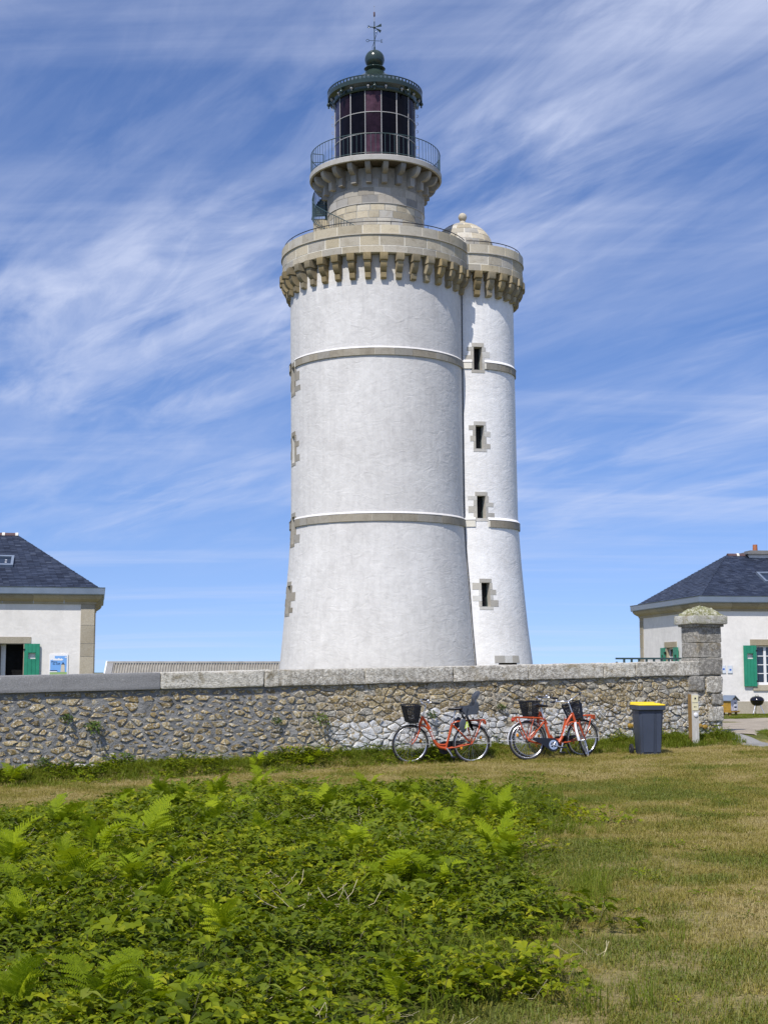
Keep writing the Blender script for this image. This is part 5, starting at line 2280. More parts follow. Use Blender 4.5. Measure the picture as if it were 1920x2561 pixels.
    for s, q in ((-1, crank), (1, crank + pi)):
        m = MB()
        e = BBp + Vector((0.17 * cos(q), s * 0.105, 0.17 * sin(q)))
        m.tube([BBp + Vector((0, s * 0.09, 0)), e], [0.016, 0.011], 8)
        m.tube([BBp + Vector((0, s * 0.03, 0)), BBp + Vector((0, s * 0.1, 0))], 0.014, 8)
        cr_ = P('crank', m, 'alloy', b, 60)
        m = MB()
        m.box(e + Vector((0, s * 0.065, 0)), (0.085, 0.09, 0.022))
        P('pedal', m, 'black_plastic', cr_, None)
    m = MB()
    m.lathe([(0.02, -0.012), (0.045, -0.010), (0.045, 0.010), (0.02, 0.012)], 16)
    m.xf(Matrix.Translation((RX, -0.052, WR)) @ Matrix.Rotation(pi / 2, 4, 'X'))
    m.tube([(RX + 0.02, -0.05, WR - 0.05), (RX + 0.03, -0.055, WR - 0.13)], 0.014, 6)
    P('gear_cluster', m, 'rubber', b, 50)
    # kickstand
    m = MB()
    gapy = 0.17
    m.tube([(-0.16, 0.03, 0.25), (-0.22, gapy, 0.02)], 0.008, 6)
    P('kickstand', m, 'rubber', b, 60)
    if child_seat:
        m = MB()
        CT_ = Matrix(((0.8, 0, 0, -0.123), (0, 0.95, 0, 0), (0, 0, 0.78, 0.19), (0, 0, 0, 1)))

        def loft(secs, mat):
            """sections: centre (x, z), half width, half depth vector (x, z)"""
            mm = MB()
            vs, fs = [], []
            for (x, z, hw, tx, tz) in secs:
                for y, k in ((-hw, 1), (-hw, -1), (-hw * 0.6, -1.3), (hw * 0.6, -1.3), (hw, -1), (hw, 1), (hw * 0.6, 0.6), (-hw * 0.6, 0.6)):
                    vs.append((x + tx * k, y, z + tz * k))
            for i in range(len(secs) - 1):
                for k in range(8):
                    fs.append((i * 8 + k, i * 8 + (k + 1) % 8, i * 8 + 8 + (k + 1) % 8, i * 8 + 8 + k))
            fs += [tuple(range(8)), tuple(range(len(secs) * 8 - 8, len(secs) * 8))]
            mm.add(vs, fs)
            return mm
        sb = loft([(-0.60, 0.90, 0.15, 0.03, 0.0), (-0.645, 1.00, 0.165, 0.03, 0.0), (-0.645, 1.08, 0.155, 0.026, 0.006), (-0.605, 1.16, 0.12, 0.022, 0.01), (-0.605, 1.22, 0.11, 0.026, 0.01), (-0.635, 1.28, 0.125, 0.03, 0.015), (-0.685, 1.355, 0.11, 0.022, 0.018), (-0.715, 1.395, 0.06, 0.01, 0.01)], 'grey_plastic')
        cs = P('child_seat', sb, 'grey_plastic', b, 50, CT_)
        # pan and side wings
        m = MB()
        for s in (-1, 1):
            w0, w1 = s * 0.135, s * 0.165
            pts = [(-0.62, 0.90), (-0.42, 0.86), (-0.33, 0.90), (-0.30, 1.0), (-0.33, 1.055), (-0.45, 1.05), (-0.54, 1.06), (-0.60, 1.16), (-0.655, 1.16), (-0.665, 1.0)]
            if s < 0:
                m.extr(pts[::-1], w1, w0)
            else:
                m.extr(pts[::-1], w0, w1)
        m.box((-0.47, 0, 0.90), (0.34, 0.27, 0.05))
        P('seat_shell', m, 'grey_plastic', cs, 40, CT_)
        for s in (-1, 1):
            m = MB()
            w0, w1 = sorted((s * 0.14, s * 0.185))
            m.extr([(-0.335, 0.90), (-0.285, 0.98), (-0.30, 1.03), (-0.40, 1.04), (-0.37, 0.92), (-0.455, 0.62), (-0.52, 0.50), (-0.545, 0.52), (-0.50, 0.66)][::-1], w0, w1)
            P('leg_guard', m, 'grey_plastic', cs, 40, CT_)
            m = MB()
            m.ball((-0.30, s * 0.175, 0.63), 0.12, 16, 10, (0.78, 0.16, 1.35))
            P('foot_shield', m, 'grey_plastic', cs, 60, CT_)
        m = MB()
        m.hexa([(-0.43, 0.188, 0.60), (-0.33, 0.196, 0.56), (-0.33, 0.188, 0.56), (-0.43, 0.18, 0.60), (-0.40, 0.188, 0.72), (-0.37, 0.196, 0.72), (-0.37, 0.188, 0.72), (-0.40, 0.18, 0.72)])
        P('safety_tab', m, 'lime', cs, None, CT_)
        m = MB()
        m.tube([(-0.38, 0.19, 0.66), (-0.39, 0.19, 0.46)], 0.012, 6)
        P('foot_strap', m, 'white_paint', cs, 60, CT_)
        m = MB()
        m.tube([(-0.25, 0.0, 0.66), (-0.42, 0.05, 0.80), (-0.47, 0.05, 0.88)], 0.012, 6)
        m.tube([(-0.25, 0.0, 0.66), (-0.42, -0.05, 0.80), (-0.47, -0.05, 0.88)], 0.012, 6)
        P('seat_bracket', m, 'rubber', cs, 60, CT_)
    return b


GB = 'orange bicycles parked by the wall'


def place_bike(label, xr, yr, xf_, yf, lean, steer, seat, crank):
    """rear and front wheel contacts on the ground"""
    cx, cy = (xr + xf_) / 2, (yr + yf) / 2
    z = (gz(xr, yr) + gz(xf_, yf)) / 2 - 0.005
    b = bicycle(label, (cx, cy, z), atan2(yf - yr, xf_ - xr), lean, steer, seat, crank, GB)
    return b


place_bike('orange step-through bicycle with grey child seat and front basket, parked in front of the wall', 1.575, 25.55, 0.455, 25.30, R_(-3), R_(6), True, R_(55))
place_bike('orange bicycle behind another one, facing left with its black basket towards the child seat bicycle', 3.69, 26.45, 2.66, 25.98, R_(-2), R_(-4), False, R_(110))
place_bike('orange bicycle facing right with black chain guard and its front wheel turned aside', 2.56, 25.40, 3.66, 25.72, R_(-5), R_(58), False, R_(-18))

# ------------------------------------------------------------------ wheeled bin
BX, BY = 4.86, 26.1
M['bin_grey'] = m_plain('bin_grey_plastic', (0.055, 0.068, 0.10), 0.45, 0, 0.08, 3)
M['bin_yellow'] = m_plain('bin_yellow_lid', (0.80, 0.56, 0.015), 0.4, 0, 0.05)
bn = thing('wheelie_bin', 'dark blue-grey wheeled bin with bright yellow lid standing on the grass', 'bin', (BX, BY, gz(BX, BY)), (0, 0, R_(7)))
m = MB()


def rrect(w_, d_, r, z, n=4):
    res = []
    for sx, sy, a0 in ((1, -1, -pi / 2), (1, 1, 0), (-1, 1, pi / 2), (-1, -1, pi)):
        for k in range(n + 1):
            q = a0 + pi / 2 * k / n
            res.append((sx * (w_ / 2 - r) + r * cos(q), sy * (d_ / 2 - r) + r * sin(q), z))
    return res


def loft_rings(m, rings, cap=True):
    n = len(rings[0])
    vs = [p for r in rings for p in r]
    fs = []
    for i in range(len(rings) - 1):
        for k in range(n):
            fs.append((i * n + k, i * n + (k + 1) % n, (i + 1) * n + (k + 1) % n, (i + 1) * n + k))
    if cap:
        fs += [tuple(reversed(range(n))), tuple(range(len(vs) - n, len(vs)))]
    return m.add(vs, fs)


loft_rings(m, [rrect(0.37, 0.36, 0.04, 0.02), rrect(0.38, 0.38, 0.04, 0.05), rrect(0.46, 0.49, 0.05, 0.80), rrect(0.47, 0.50, 0.05, 0.84)])
part('body', m, M['bin_grey'], bn, 40)
m = MB()
loft_rings(m, [rrect(0.485, 0.54, 0.04, 0.825), rrect(0.52, 0.58, 0.04, 0.84), rrect(0.525, 0.585, 0.04, 0.905), rrect(0.50, 0.56, 0.04, 0.915)])
part('rim', m, M['bin_grey'], bn, 40)
for x, wd in ((-0.06, 0.22), (0.135, 0.09)):
    m = MB()
    y0, y1 = -0.192, -0.246
    m.hexa([(x - wd * 0.42, y0 - 0.010, 0.07), (x + wd * 0.42, y0 - 0.010, 0.07), (x + wd * 0.42, y0 + 0.03, 0.07), (x - wd * 0.42, y0 + 0.03, 0.07),
            (x - wd / 2, y1 - 0.008, 0.77), (x + wd / 2, y1 - 0.008, 0.77), (x + wd / 2, y1 + 0.03, 0.77), (x - wd / 2, y1 + 0.03, 0.77)])
    part('front_panel', m, M['bin_grey'], bn)
m = MB()
loft_rings(m, [rrect(0.52, 0.58, 0.04, 0.917), rrect(0.525, 0.585, 0.04, 0.924), rrect(0.50, 0.56, 0.04, 0.938), rrect(0.40, 0.42, 0.04, 0.95)])
m.box((0.02, -0.08, 0.953), (0.32, 0.24, 0.012), taper=0.9)
m.tube([(-0.23, 0.31, 0.945), (0.23, 0.31, 0.945)], 0.026, 8)
part('lid', m, M['bin_yellow'], bn, 40)
m2 = MB()
m2.tube([(-0.25, 0.24, 0.10), (0.25, 0.24, 0.10)], 0.014, 8)
part('axle', m2, M['black_metal'], bn, 60)
for s in (-1, 1):
    m = MB()
    pr = [(0.012, -0.025), (0.06, -0.027), (0.085, -0.024), (0.100, -0.017), (0.100, 0.017), (0.085, 0.024), (0.06, 0.027), (0.012, 0.025)]
    m.lathe(pr, 24)
    m.xf(Matrix.Translation((s * 0.245, 0.24, 0.100)) @ Matrix.Rotation(pi / 2, 4, 'Y'))
    wh = part('wheel', m, M['rubber'], bn, 40)
    m = MB()
    m.tube([(s * 0.268, 0.24, 0.10), (s * 0.280, 0.24, 0.10)], 0.03, 10)
    part('hub_cap', m, M['grey_plastic'], wh, 50)

# ------------------------------------------------------------------ waymark post
q = wp(13.30, 0.62, 0)
po = thing('waymark_post', 'weathered square wooden post with two cream waymark plates and a round white button', 'post', (q.x, q.y, gz(q.x, q.y) - 0.03), (0, 0, R_(13)))
g = G('weathered_wood')
p = g.obj()
n_ = g.noise(p, 6, 6, 0.7, 0.4, (6, 6, 0.6))
cc = g.ramp(n_, [(0.3, (0.40, 0.38, 0.34)), (0.7, (0.64, 0.62, 0.57))])
g.bump(n_, 0.01, 0.6)
M['wood_grey'] = g.col(cc, 0.9, 0, 0.1)
g = G('brown_wood')
p = g.obj()
n_ = g.noise(p, 6, 6, 0.7, 0.4, (6, 6, 0.6))
cc = g.ramp(n_, [(0.3, (0.22, 0.13, 0.05)), (0.7, (0.38, 0.25, 0.11))])
M['wood_brown'] = g.col(cc, 0.85, 0, 0.1)
PHh = 1.03
m = MB()
m.hexa([(-0.072, -0.075, -0.1), (0.075, -0.075, -0.1), (0.075, 0.075, -0.1), (-0.072, 0.075, -0.1), (-0.072, -0.075, PHh - 0.005), (0.075, -0.075, PHh), (0.075, 0.075, PHh), (-0.072, 0.075, PHh - 0.005)])
part('timber', m, M['wood_grey'], po)
m = MB()
m.hexa([(-0.080, -0.073, -0.1), (-0.0725, -0.073, -0.1), (-0.0725, 0.073, -0.1), (-0.080, 0.073, -0.1), (-0.080, -0.073, PHh - 0.008), (-0.0725, -0.073, PHh - 0.008), (-0.0725, 0.073, PHh - 0.008), (-0.080, 0.073, PHh - 0.008)])
part('sawn_side', m, M['wood_brown'], po, label='browner side face of the post')
M['cream'] = m_plain('cream_plate', (0.74, 0.68, 0.44), 0.5, 0, 0.05)
for k, z in enumerate((0.93, 0.775)):
    m = MB()
    m.box((0.005, -0.079, z), (0.125, 0.008, 0.138))
    pt_ = part('waymark_plate', m, M['cream'], po, label=('plate with a small walker emblem', 'plate with an arrow pointing left')[k])
    m = MB()
    if k == 0:
        m.ball((0.005, -0.085, z + 0.012), 0.019, 12, 8, (1, 0.12, 0.8))
        m.box((-0.008, -0.0845, z - 0.012), (0.007, 0.003, 0.022))
        m.box((0.016, -0.0845, z - 0.012), (0.007, 0.003, 0.022))
    else:
        m.add([(-0.032, -0.0845, z), (-0.008, -0.0845, z - 0.017), (-0.008, -0.0845, z + 0.017)], [(0, 1, 2)])
        m.box((0.01, -0.0845, z), (0.036, 0.002, 0.010))
    part('emblem', m, M['black_plastic'], pt_)
m = MB()
m.tube([(0.01, -0.075, 0.62), (0.01, -0.092, 0.62), (0.01, -0.098, 0.62)], [0.042, 0.042, 0.03], 18)
part('button', m, M['white_paint'], po, 40)

# ------------------------------------------------------------------ beehive and kettle grill by the right-hand house
hq = at(1824, 1790, 46.2)
hv = thing('beehive', 'small wooden beehive with pitched grey metal roof and ochre side by the house wall', 'beehive', (hq.x, 46.2, gz(hq.x, 46.2)), (0, 0, R_(40)))
M['ochre'] = m_plain('ochre_paint', (0.40, 0.23, 0.03), 0.6, 0, 0.2)
M['lilac'] = m_plain('pale_hive_paint', (0.62, 0.60, 0.68), 0.6, 0, 0.12)
W_ = 0.36
m = MB()
m.box((0, 0, 0.335), (W_, W_, 0.33))
part('hive_body', m, M['lilac'], hv)
m = MB()
m.box((-W_ / 2 - 0.006, 0, 0.335), (0.012, W_ + 0.01, 0.32))
part('ochre_side', m, M['ochre'], hv)
m = MB()
m.box((0, 0, 0.14), (W_ + 0.10, W_ + 0.06, 0.05))
m.box((0, -W_ / 2 - 0.05, 0.155), (W_, 0.1, 0.02))
part('landing_board', m, M['ochre'], hv)
for x in (-0.15, 0.15):
    for y in (-0.13, 0.13):
        m = MB()
        m.box((x, y, 0.055), (0.06, 0.06, 0.12))
        part('foot', m, M['wood_brown'], hv)
m = MB()
m.extr([(-W_ / 2, 0.50), (W_ / 2, 0.50), (0, 0.63)], -W_ / 2, W_ / 2)
part('gable', m, M['lilac'], hv)
m = MB()
for s in (-1, 1):
    e = [(0, 0.645), (s * (W_ / 2 + 0.06), 0.485), (s * (W_ / 2 + 0.06), 0.505), (0, 0.67)]
    m.extr(e if s > 0 else e[::-1], -W_ / 2 - 0.06, W_ / 2 + 0.04)
part('hive_roof', m, M['zinc'], hv)
m = MB()
for z, c in ((0.42, 0), (0.28, 0)):
    m.box((0.06, -W_ / 2 - 0.004, z), (0.11, 0.01, 0.035))
part('dark_slot', m, M['black_plastic'], hv)
m = MB()
m.box((0.06, -W_ / 2 - 0.004, 0.35), (0.11, 0.01, 0.06))
m.box((0.06, -W_ / 2 - 0.004, 0.225), (0.11, 0.01, 0.05))
part('white_band', m, M['white_paint'], hv)
m = MB()
m.ball((0, -W_ / 2 - 0.01, 0.555), 0.03, 8, 6)
part('gable_knob', m, M['wood_brown'], hv, 60)

kq = at(1893, 1788, 46.6)
kg = thing('kettle_grill', 'black kettle barbecue on splayed pale legs in front of the house wall', 'barbecue', (kq.x, 46.6, gz(kq.x, 46.6)), (0, 0, 0))
M['enamel'] = m_plain('black_enamel', (0.008, 0.008, 0.014), 0.12, 0, 0.1)
KR = 0.225
m = MB()
m.lathe([(0.01, 0.29), (0.10, 0.30), (0.165, 0.34), (0.205, 0.40), (KR, 0.46), (KR + 0.012, 0.465), (KR + 0.012, 0.475)], 32)
part('bowl', m, M['enamel'], kg, 60)
m = MB()
m.lathe([(KR + 0.010, 0.477), (KR + 0.005, 0.50), (0.20, 0.55), (0.14, 0.59), (0.06, 0.607), (0.005, 0.61)], 32)
lid = part('lid', m, M['enamel'], kg, 60)
m = MB()
m.tube([(-0.045, 0, 0.60), (-0.045, 0, 0.645), (0.045, 0, 0.645), (0.045, 0, 0.60)], 0.008, 6)
part('lid_handle', m, M['enamel'], lid, 60)
for a in (R_(-50), R_(50), R_(180)):
    m = MB()
    m.tube([(0.10 * sin(a), -0.10 * cos(a), 0.33), (0.25 * sin(a), -0.25 * cos(a), 0.01)], 0.013, 8)
    lg = part('leg', m, M['alloy'], kg, 60)
    m = MB()
    m.tube([(0.235 * sin(a), -0.235 * cos(a), 0.04), (0.252 * sin(a), -0.252 * cos(a), 0.0)], 0.017, 8)
    part('foot', m, M['rubber'], lg, 60)

# ------------------------------------------------------------------ plants
SRC = bpy.data.collections.new('plant_sources')      # not linked to the scene: only instanced


def src_obj(name, mb, mats, smooth=None):
    o = bpy.data.objects.new(name, mb.mesh(name, mats, smooth))
    return o


def scatter(name, pts, rots, scales, idx, tone, variants):
    """one 'stuff' object: points carrying rotation, size, tone, and a node tree that sets plants on them"""
    c = bpy.data.collections.new(name + '_sources')
    for v in variants:
        c.objects.link(v)
    me = bpy.data.meshes.new(name)
    n = len(pts)
    me.vertices.add(n)
    me.vertices.foreach_set('co', np.asarray(pts, np.float32).ravel())
    for nm, typ, dat, key in (('rot', 'FLOAT_VECTOR', rots, 'vector'), ('scl', 'FLOAT', scales, 'value'), ('pick', 'INT', idx, 'value'), ('tone', 'FLOAT', tone, 'value')):
        a = me.attributes.new(nm, typ, 'POINT')
        a.data.foreach_set(key, np.asarray(dat, np.int32 if typ == 'INT' else np.float32).ravel())
    me.update()
    o = link(name, me, None, 'stuff')
    ng = bpy.data.node_groups.new(name + '_nodes', 'GeometryNodeTree')
    ng.interface.new_socket('Geometry', in_out='INPUT', socket_type='NodeSocketGeometry')
    ng.interface.new_socket('Geometry', in_out='OUTPUT', socket_type='NodeSocketGeometry')
    gi, go = ng.nodes.new('NodeGroupInput'), ng.nodes.new('NodeGroupOutput')
    ip = ng.nodes.new('GeometryNodeInstanceOnPoints')
    ci = ng.nodes.new('GeometryNodeCollectionInfo')
    ci.inputs['Collection'].default_value = c
    ci.inputs['Separate Children'].default_value = True
    ci.inputs['Reset Children'].default_value = True

    def na(nm, typ):
        x = ng.nodes.new('GeometryNodeInputNamedAttribute')
        x.data_type = typ
        x.inputs['Name'].default_value = nm
        return x.outputs['Attribute']
    ng.links.new(gi.outputs[0], ip.inputs['Points'])
    ng.links.new(ci.outputs[0], ip.inputs['Instance'])
    ip.inputs['Pick Instance'].default_value = True
    ng.links.new(na('pick', 'INT'), ip.inputs['Instance Index'])
    ng.links.new(na('rot', 'FLOAT_VECTOR'), ip.inputs['Rotation'])
    ng.links.new(na('scl', 'FLOAT'), ip.inputs['Scale'])
    ng.links.new(ip.outputs[0], go.inputs[0])
    md = o.modifiers.new('plants', 'NODES')
    md.node_group = ng
    return o


def leaflet(m, base, d, up, ln, wd, fold=0.25, droop=0.12):
    """pointed oval leaf folded along its midrib"""
    d = d.normalized()
    s = d.cross(up)
    if s.length < 1e-3:
        s = Vector((1, 0, 0))
    s.normalize()
    n_ = s.cross(d).normalized()
    mid = base + d * ln * 0.45
    tip = base + d * ln - n_ * ln * droop
    b2 = base + d * ln * 0.78 - n_ * ln * droop * 0.4
    lift = n_ * wd * fold
    m.add([base, mid + s * wd * 0.5 + lift, b2 + s * wd * 0.30 + lift * 0.6, tip, b2 - s * wd * 0.30 + lift * 0.6, mid - s * wd * 0.5 + lift, mid, b2],
          [(0, 1, 6), (1, 2, 7, 6), (2, 3, 7), (3, 4, 7), (4, 5, 6, 7), (5, 0, 6)])


def bramble_clump(seed):
    r = random.Random(seed)
    m = MB()
    for k in range(34):
        q = r.uniform(0, 2 * pi)
        rad = 0.25 * sqrt(r.random())
        h = r.uniform(0.02, 0.19) * (1 - 0.5 * rad / 0.26)
        c = Vector((rad * cos(q), rad * sin(q), h))
        az = r.uniform(0, 2 * pi)
        tilt = r.uniform(-0.15, 0.55)
        d = Vector((cos(az), sin(az), tilt * 0.6)).normalized()
        up = (Vector((0, 0, 1)) + Vector((r.uniform(-0.5, 0.5), r.uniform(-0.5, 0.5), 0))).normalized()
        ln = r.uniform(0.026, 0.064) * (1.25 if seed % 3 == 0 else 0.9)
        s = d.cross(up).normalized()
        if k % 5 == 0:
            m.tube([(c.x * 0.3, c.y * 0.3, 0), c * 0.7 + Vector((0, 0, h * 0.1)), c], 0.0022, 3, caps=False, mi=1)
        leaflet(m, c, d, up, ln, ln * 0.62, 0.22, r.uniform(0.05, 0.3))
        for sg in (-1, 1):
            dd = (d * 0.35 + s * sg * 0.9 + up * r.uniform(-0.15, 0.15)).normalized()
            leaflet(m, c - d * 0.004, dd, up, ln * 0.85, ln * 0.52, 0.22, r.uniform(0.05, 0.3))
    return m


def grass_tuft(seed, n, rad, h0, h1, wd, lean):
    r = random.Random(seed)
    m = MB()
    for k in range(n):
        q = r.uniform(0, 2 * pi)
        rr = rad * sqrt(r.random())
        b = Vector((rr * cos(q), rr * sin(q), -0.01))
        az = r.uniform(0, 2 * pi)
        h = r.uniform(h0, h1)
        le = r.uniform(0.1, lean)
        d = Vector((cos(az), sin(az), 0))
        s = Vector((-sin(az), cos(az), 0)) * wd * r.uniform(0.7, 1.3)
        p1 = b + Vector((0, 0, h * 0.55)) + d * h * le * 0.35
        p2 = b + Vector((0, 0, h * max(0.25, 1 - le * 0.45))) + d * h * le
        m.add([b - s, b + s, p1 - s * 0.8, p1 + s * 0.8, p2], [(0, 1, 3, 2), (2, 3, 4)])
    return m


bram = [src_obj('bramble_clump_%d' % k, bramble_clump(100 + k), [M['bramble'], M['stem']]) for k in range(10)]
gtall = [src_obj('tall_grass_%d' % k, grass_tuft(200 + k, 46, 0.12, 0.12, 0.36, 0.0030, 0.9), M['grass_green']) for k in range(4)]
glawn = [src_obj('lawn_tuft_%d' % k, grass_tuft(300 + k, 90, 0.17, 0.018, 0.075, 0.0024, 1.6), M['grass_dry']) for k in range(5)]
gverge = [src_obj('verge_tuft_%d' % k, grass_tuft(350 + k, 60, 0.13, 0.04, 0.15, 0.0030, 1.3), M['grass_green']) for k in range(4)]

# candidate points in the wedge the camera sees, jittered
def wedge(n, y0, y1, extra=0.7):
    u = rng.random(n)
    y = np.sqrt(y0 ** 2 + u * (y1 ** 2 - y0 ** 2))
    half = y * 960 / F + extra
    x = rng.uniform(-1, 1, n) * half
    return x, y


def rot3(n, tilt=0.15):
    return np.stack([rng.normal(0, tilt, n), rng.normal(0, tilt, n), rng.uniform(0, 2 * pi, n)], 1)


def low_noise(x, y, f=1.0, o=0.0):
    return (np.sin(x * 1.9 * f + o) * np.sin(y * 1.4 * f + 0.7 * x * f + o) + 0.6 * np.sin(x * 4.3 * f - y * 2.1 * f + o * 2) * np.sin(y * 3.6 * f + o)) / 1.6


x, y = wedge(12500, 5.6, 23.5, 2.2)
b_ = bed(x, y)
ln_ = low_noise(x, y, 0.9, 1.0)
gap = low_noise(x, y, 1.5, 4.4)
nb_ = nz(x, y, 0.9, 31.0)
prob = np.maximum(sst(-0.3, 1.5, b_ + 1.1 * nb_) * sst(-1.0, -0.4, b_), 0.4 * sst(-1.1, -0.2, b_) * sst(0.16, 0.36, nb_)) * np.clip(0.95 - 1.5 * np.clip(gap - 0.30, 0, 1), 0, 1)
# the strip at the top right of the bed is mostly grass
pxx, pyy = to_px(x, y, 0)
prob *= 1 - 0.75 * sst(1000, 1250, pxx) * sst(2090, 2000, pyy)
keep = (rng.random(len(x)) < prob) & (wall_dist(x, y) > 0.9)
x, y = x[keep], y[keep]
z = ground_z(x, y)
lift = np.clip(0.03 + 0.09 * low_noise(x, y, 0.8, 2.0), 0, 0.2) * sst(0, 1.0, bed(x, y))
tone = np.clip(0.40 + 0.22 * low_noise(x, y, 0.7, 3.3) + 0.14 * low_noise(x, y, 3.0, 0.3) + rng.normal(0, 0.17, len(x)), 0, 1)
scatter('bramble_thicket', np.stack([x, y, z + lift], 1), rot3(len(x), 0.2), rng.uniform(0.6, 1.35, len(x)), rng.integers(0, 10, len(x)), tone, bram)

x, y = wedge(21000, 5.6, 24, 2.2)
b_ = bed(x, y)
ln_ = low_noise(x, y, 1.1, 7.0)
pxx, pyy = to_px(x, y, 0)
prob = sst(-0.9, 0.4, b_) * np.clip(0.20 + 0.9 * sst(0.1, 0.6, ln_), 0, 1) * 0.6
prob = np.maximum(prob, sst(-0.3, 0.3, b_) * sst(980, 1150, pxx) * sst(2120, 2040, pyy) * 0.9)
prob = np.maximum(prob, 0.8 * np.exp(-((pxx - 1480) ** 2 / 70 ** 2 + (pyy - 2265) ** 2 / 45 ** 2)))
keep = (rng.random(len(x)) < prob) & (wall_dist(x, y) > 0.8)
x, y = x[keep], y[keep]
scatter('long_grass', np.stack([x, y, ground_z(x, y)], 1), rot3(len(x), 0.18), rng.uniform(0.35, 0.85, len(x)), rng.integers(0, 4, len(x)), np.clip(0.45 + 0.3 * low_noise(x, y, 1.0, 9) + rng.normal(0, 0.15, len(x)), 0, 1), gtall)

x, y = wedge(64000, 5.6, 31, 3.5)
b_ = bed(x, y)
wd_ = wall_dist(x, y)
dens = 1.0
keep = (b_ < 0.55) & (wd_ > 0.12) & ~on_path(x, y) & (rng.random(len(x)) > 0.75 * sst(0.55, 0.85, nz(x, y, 1.7, 1.9) * 1.6))
x, y, b_ = x[keep], y[keep], b_[keep]
pxx, pyy = to_px(x, y, 0)
n1 = nz(x, y, 0.45, 0.3)
n2 = nz(x, y, 1.3, 5.3)
tone = 0.57 + 0.75 * n1 + 0.75 * n2 + 0.25 * low_noise(x, y, 4.0, 2.7)
tone += 0.22 * sst(-1.6, -0.2, b_) * sst(1990, 2100, pyy)            # greener next to the brambles
tone -= 0.33 * np.exp(-((pyy - 1935) / 48) ** 2)       # worn dry track along the wall
tone += 0.12 * sst(2000, 2060, pyy) * sst(2260, 2120, pyy)
tone -= 0.10 * sst(1600, 1850, pxx)
tone += 0.40 * sst(0.7, 0.3, wall_dist(x, y))
tone += rng.normal(0, 0.10, len(x))
scatter('lawn_grass', np.stack([x, y, ground_z(x, y)], 1), rot3(len(x), 0.1), rng.uniform(0.8, 1.35, len(x)) * (0.8 + 0.3 * np.clip(n2, -0.5, 1)), rng.integers(0, 5, len(x)), np.clip(tone, 0, 1), glawn)

# lush verge at the wall's foot, and the grass beyond the pillar
s_ = rng.uniform(-1.2, 14.5, 2600)
d_ = np.abs(rng.normal(0.0, 0.34, 2600)) + 0.04
xv = W0.x + WD.x * s_ + WN.x * d_
yv = W0.y + WD.y * s_ + WN.y * d_
x2, y2 = rng.uniform(6.6, 13.5, 9000), rng.uniform(26, 47.6, 9000)
kp = ~on_path(x2, y2) & (np.abs(x2 / y2) < 0.30) & ~((x2 < 7.1) & (y2 < 31))
x2, y2 = x2[kp], y2[kp]
x = np.concatenate([xv, x2])
y = np.concatenate([yv, y2])
tone = np.concatenate([np.clip(0.42 + 0.34 * low_noise(xv, yv, 1.3, 2.2) + rng.normal(0, 0.12, len(xv)), 0, 1), np.clip(0.30 + rng.normal(0, 0.14, len(x2)), 0, 1)])
sc2 = np.concatenate([rng.uniform(0.5, 1.35, len(xv)) * (0.85 + 0.5 * np.clip(low_noise(xv, yv, 1.0, 6.0), -0.6, 1)), rng.uniform(0.3, 0.55, len(x2))])
scatter('verge_grass', np.stack([x, y, ground_z(x, y)], 1), rot3(len(x), 0.15), sc2, rng.integers(0, 4, len(x)), tone, gverge)


def weed_mesh(seed, n, hgt, rad, ll):
    r = random.Random(seed)
    m = MB()
    for k in range(n):
        q = r.uniform(0, 2 * pi)
        rr = rad * r.random()
        c = Vector((rr * cos(q), rr * sin(q), hgt * r.uniform(0.15, 1) * (1 - 0.5 * rr / rad)))
        az = q + r.uniform(-0.8, 0.8)
        leaflet(m, c, Vector((cos(az), sin(az), r.uniform(-0.1, 0.7))), Vector((0, 0, 1)), ll * r.uniform(0.6, 1.3), ll * 0.42 * r.uniform(0.7, 1.2), 0.2, 0.2)
    return m


s_ = rng.uniform(-1.2, 8.5, 420)
d_ = 0.12 + np.abs(rng.normal(0.15, 0.32, 420))
x = W0.x + WD.x * s_ + WN.x * d_
y = W0.y + WD.y * s_ + WN.y * d_
kp = rng.random(len(x)) < np.clip(0.25 + 1.5 * nz(x, y, 0.8, 21.0), 0.03, 1)
x, y = x[kp], y[kp]
scatter('wall_foot_brambles', np.stack([x, y, ground_z(x, y) - 0.02], 1), rot3(len(x), 0.2), rng.uniform(0.6, 1.2, len(x)), rng.integers(0, 10, len(x)), np.clip(rng.normal(0.30, 0.16, len(x)), 0, 1), [o.copy() for o in bram])
weeds = [src_obj('foot_weed_%d' % k, weed_mesh(500 + k, 46, 0.24, 0.18, 0.07), M['bramble']) for k in range(4)]
s_ = rng.uniform(-1.2, 14.5, 560)
d_ = np.abs(rng.normal(0.02, 0.22, 560)) + 0.05
x = W0.x + WD.x * s_ + WN.x * d_
y = W0.y + WD.y * s_ + WN.y * d_
kp = rng.random(len(x)) < np.clip(0.25 + 0.8 * low_noise(x, y, 1.2, 8.1), 0.05, 1)
x, y = x[kp], y[kp]
scatter('wall_foot_weeds', np.stack([x, y, ground_z(x, y)], 1), rot3(len(x), 0.1), rng.uniform(0.5, 1.15, len(x)), rng.integers(0, 4, len(x)), np.clip(rng.normal(0.3, 0.16, len(x)), 0, 1), weeds)


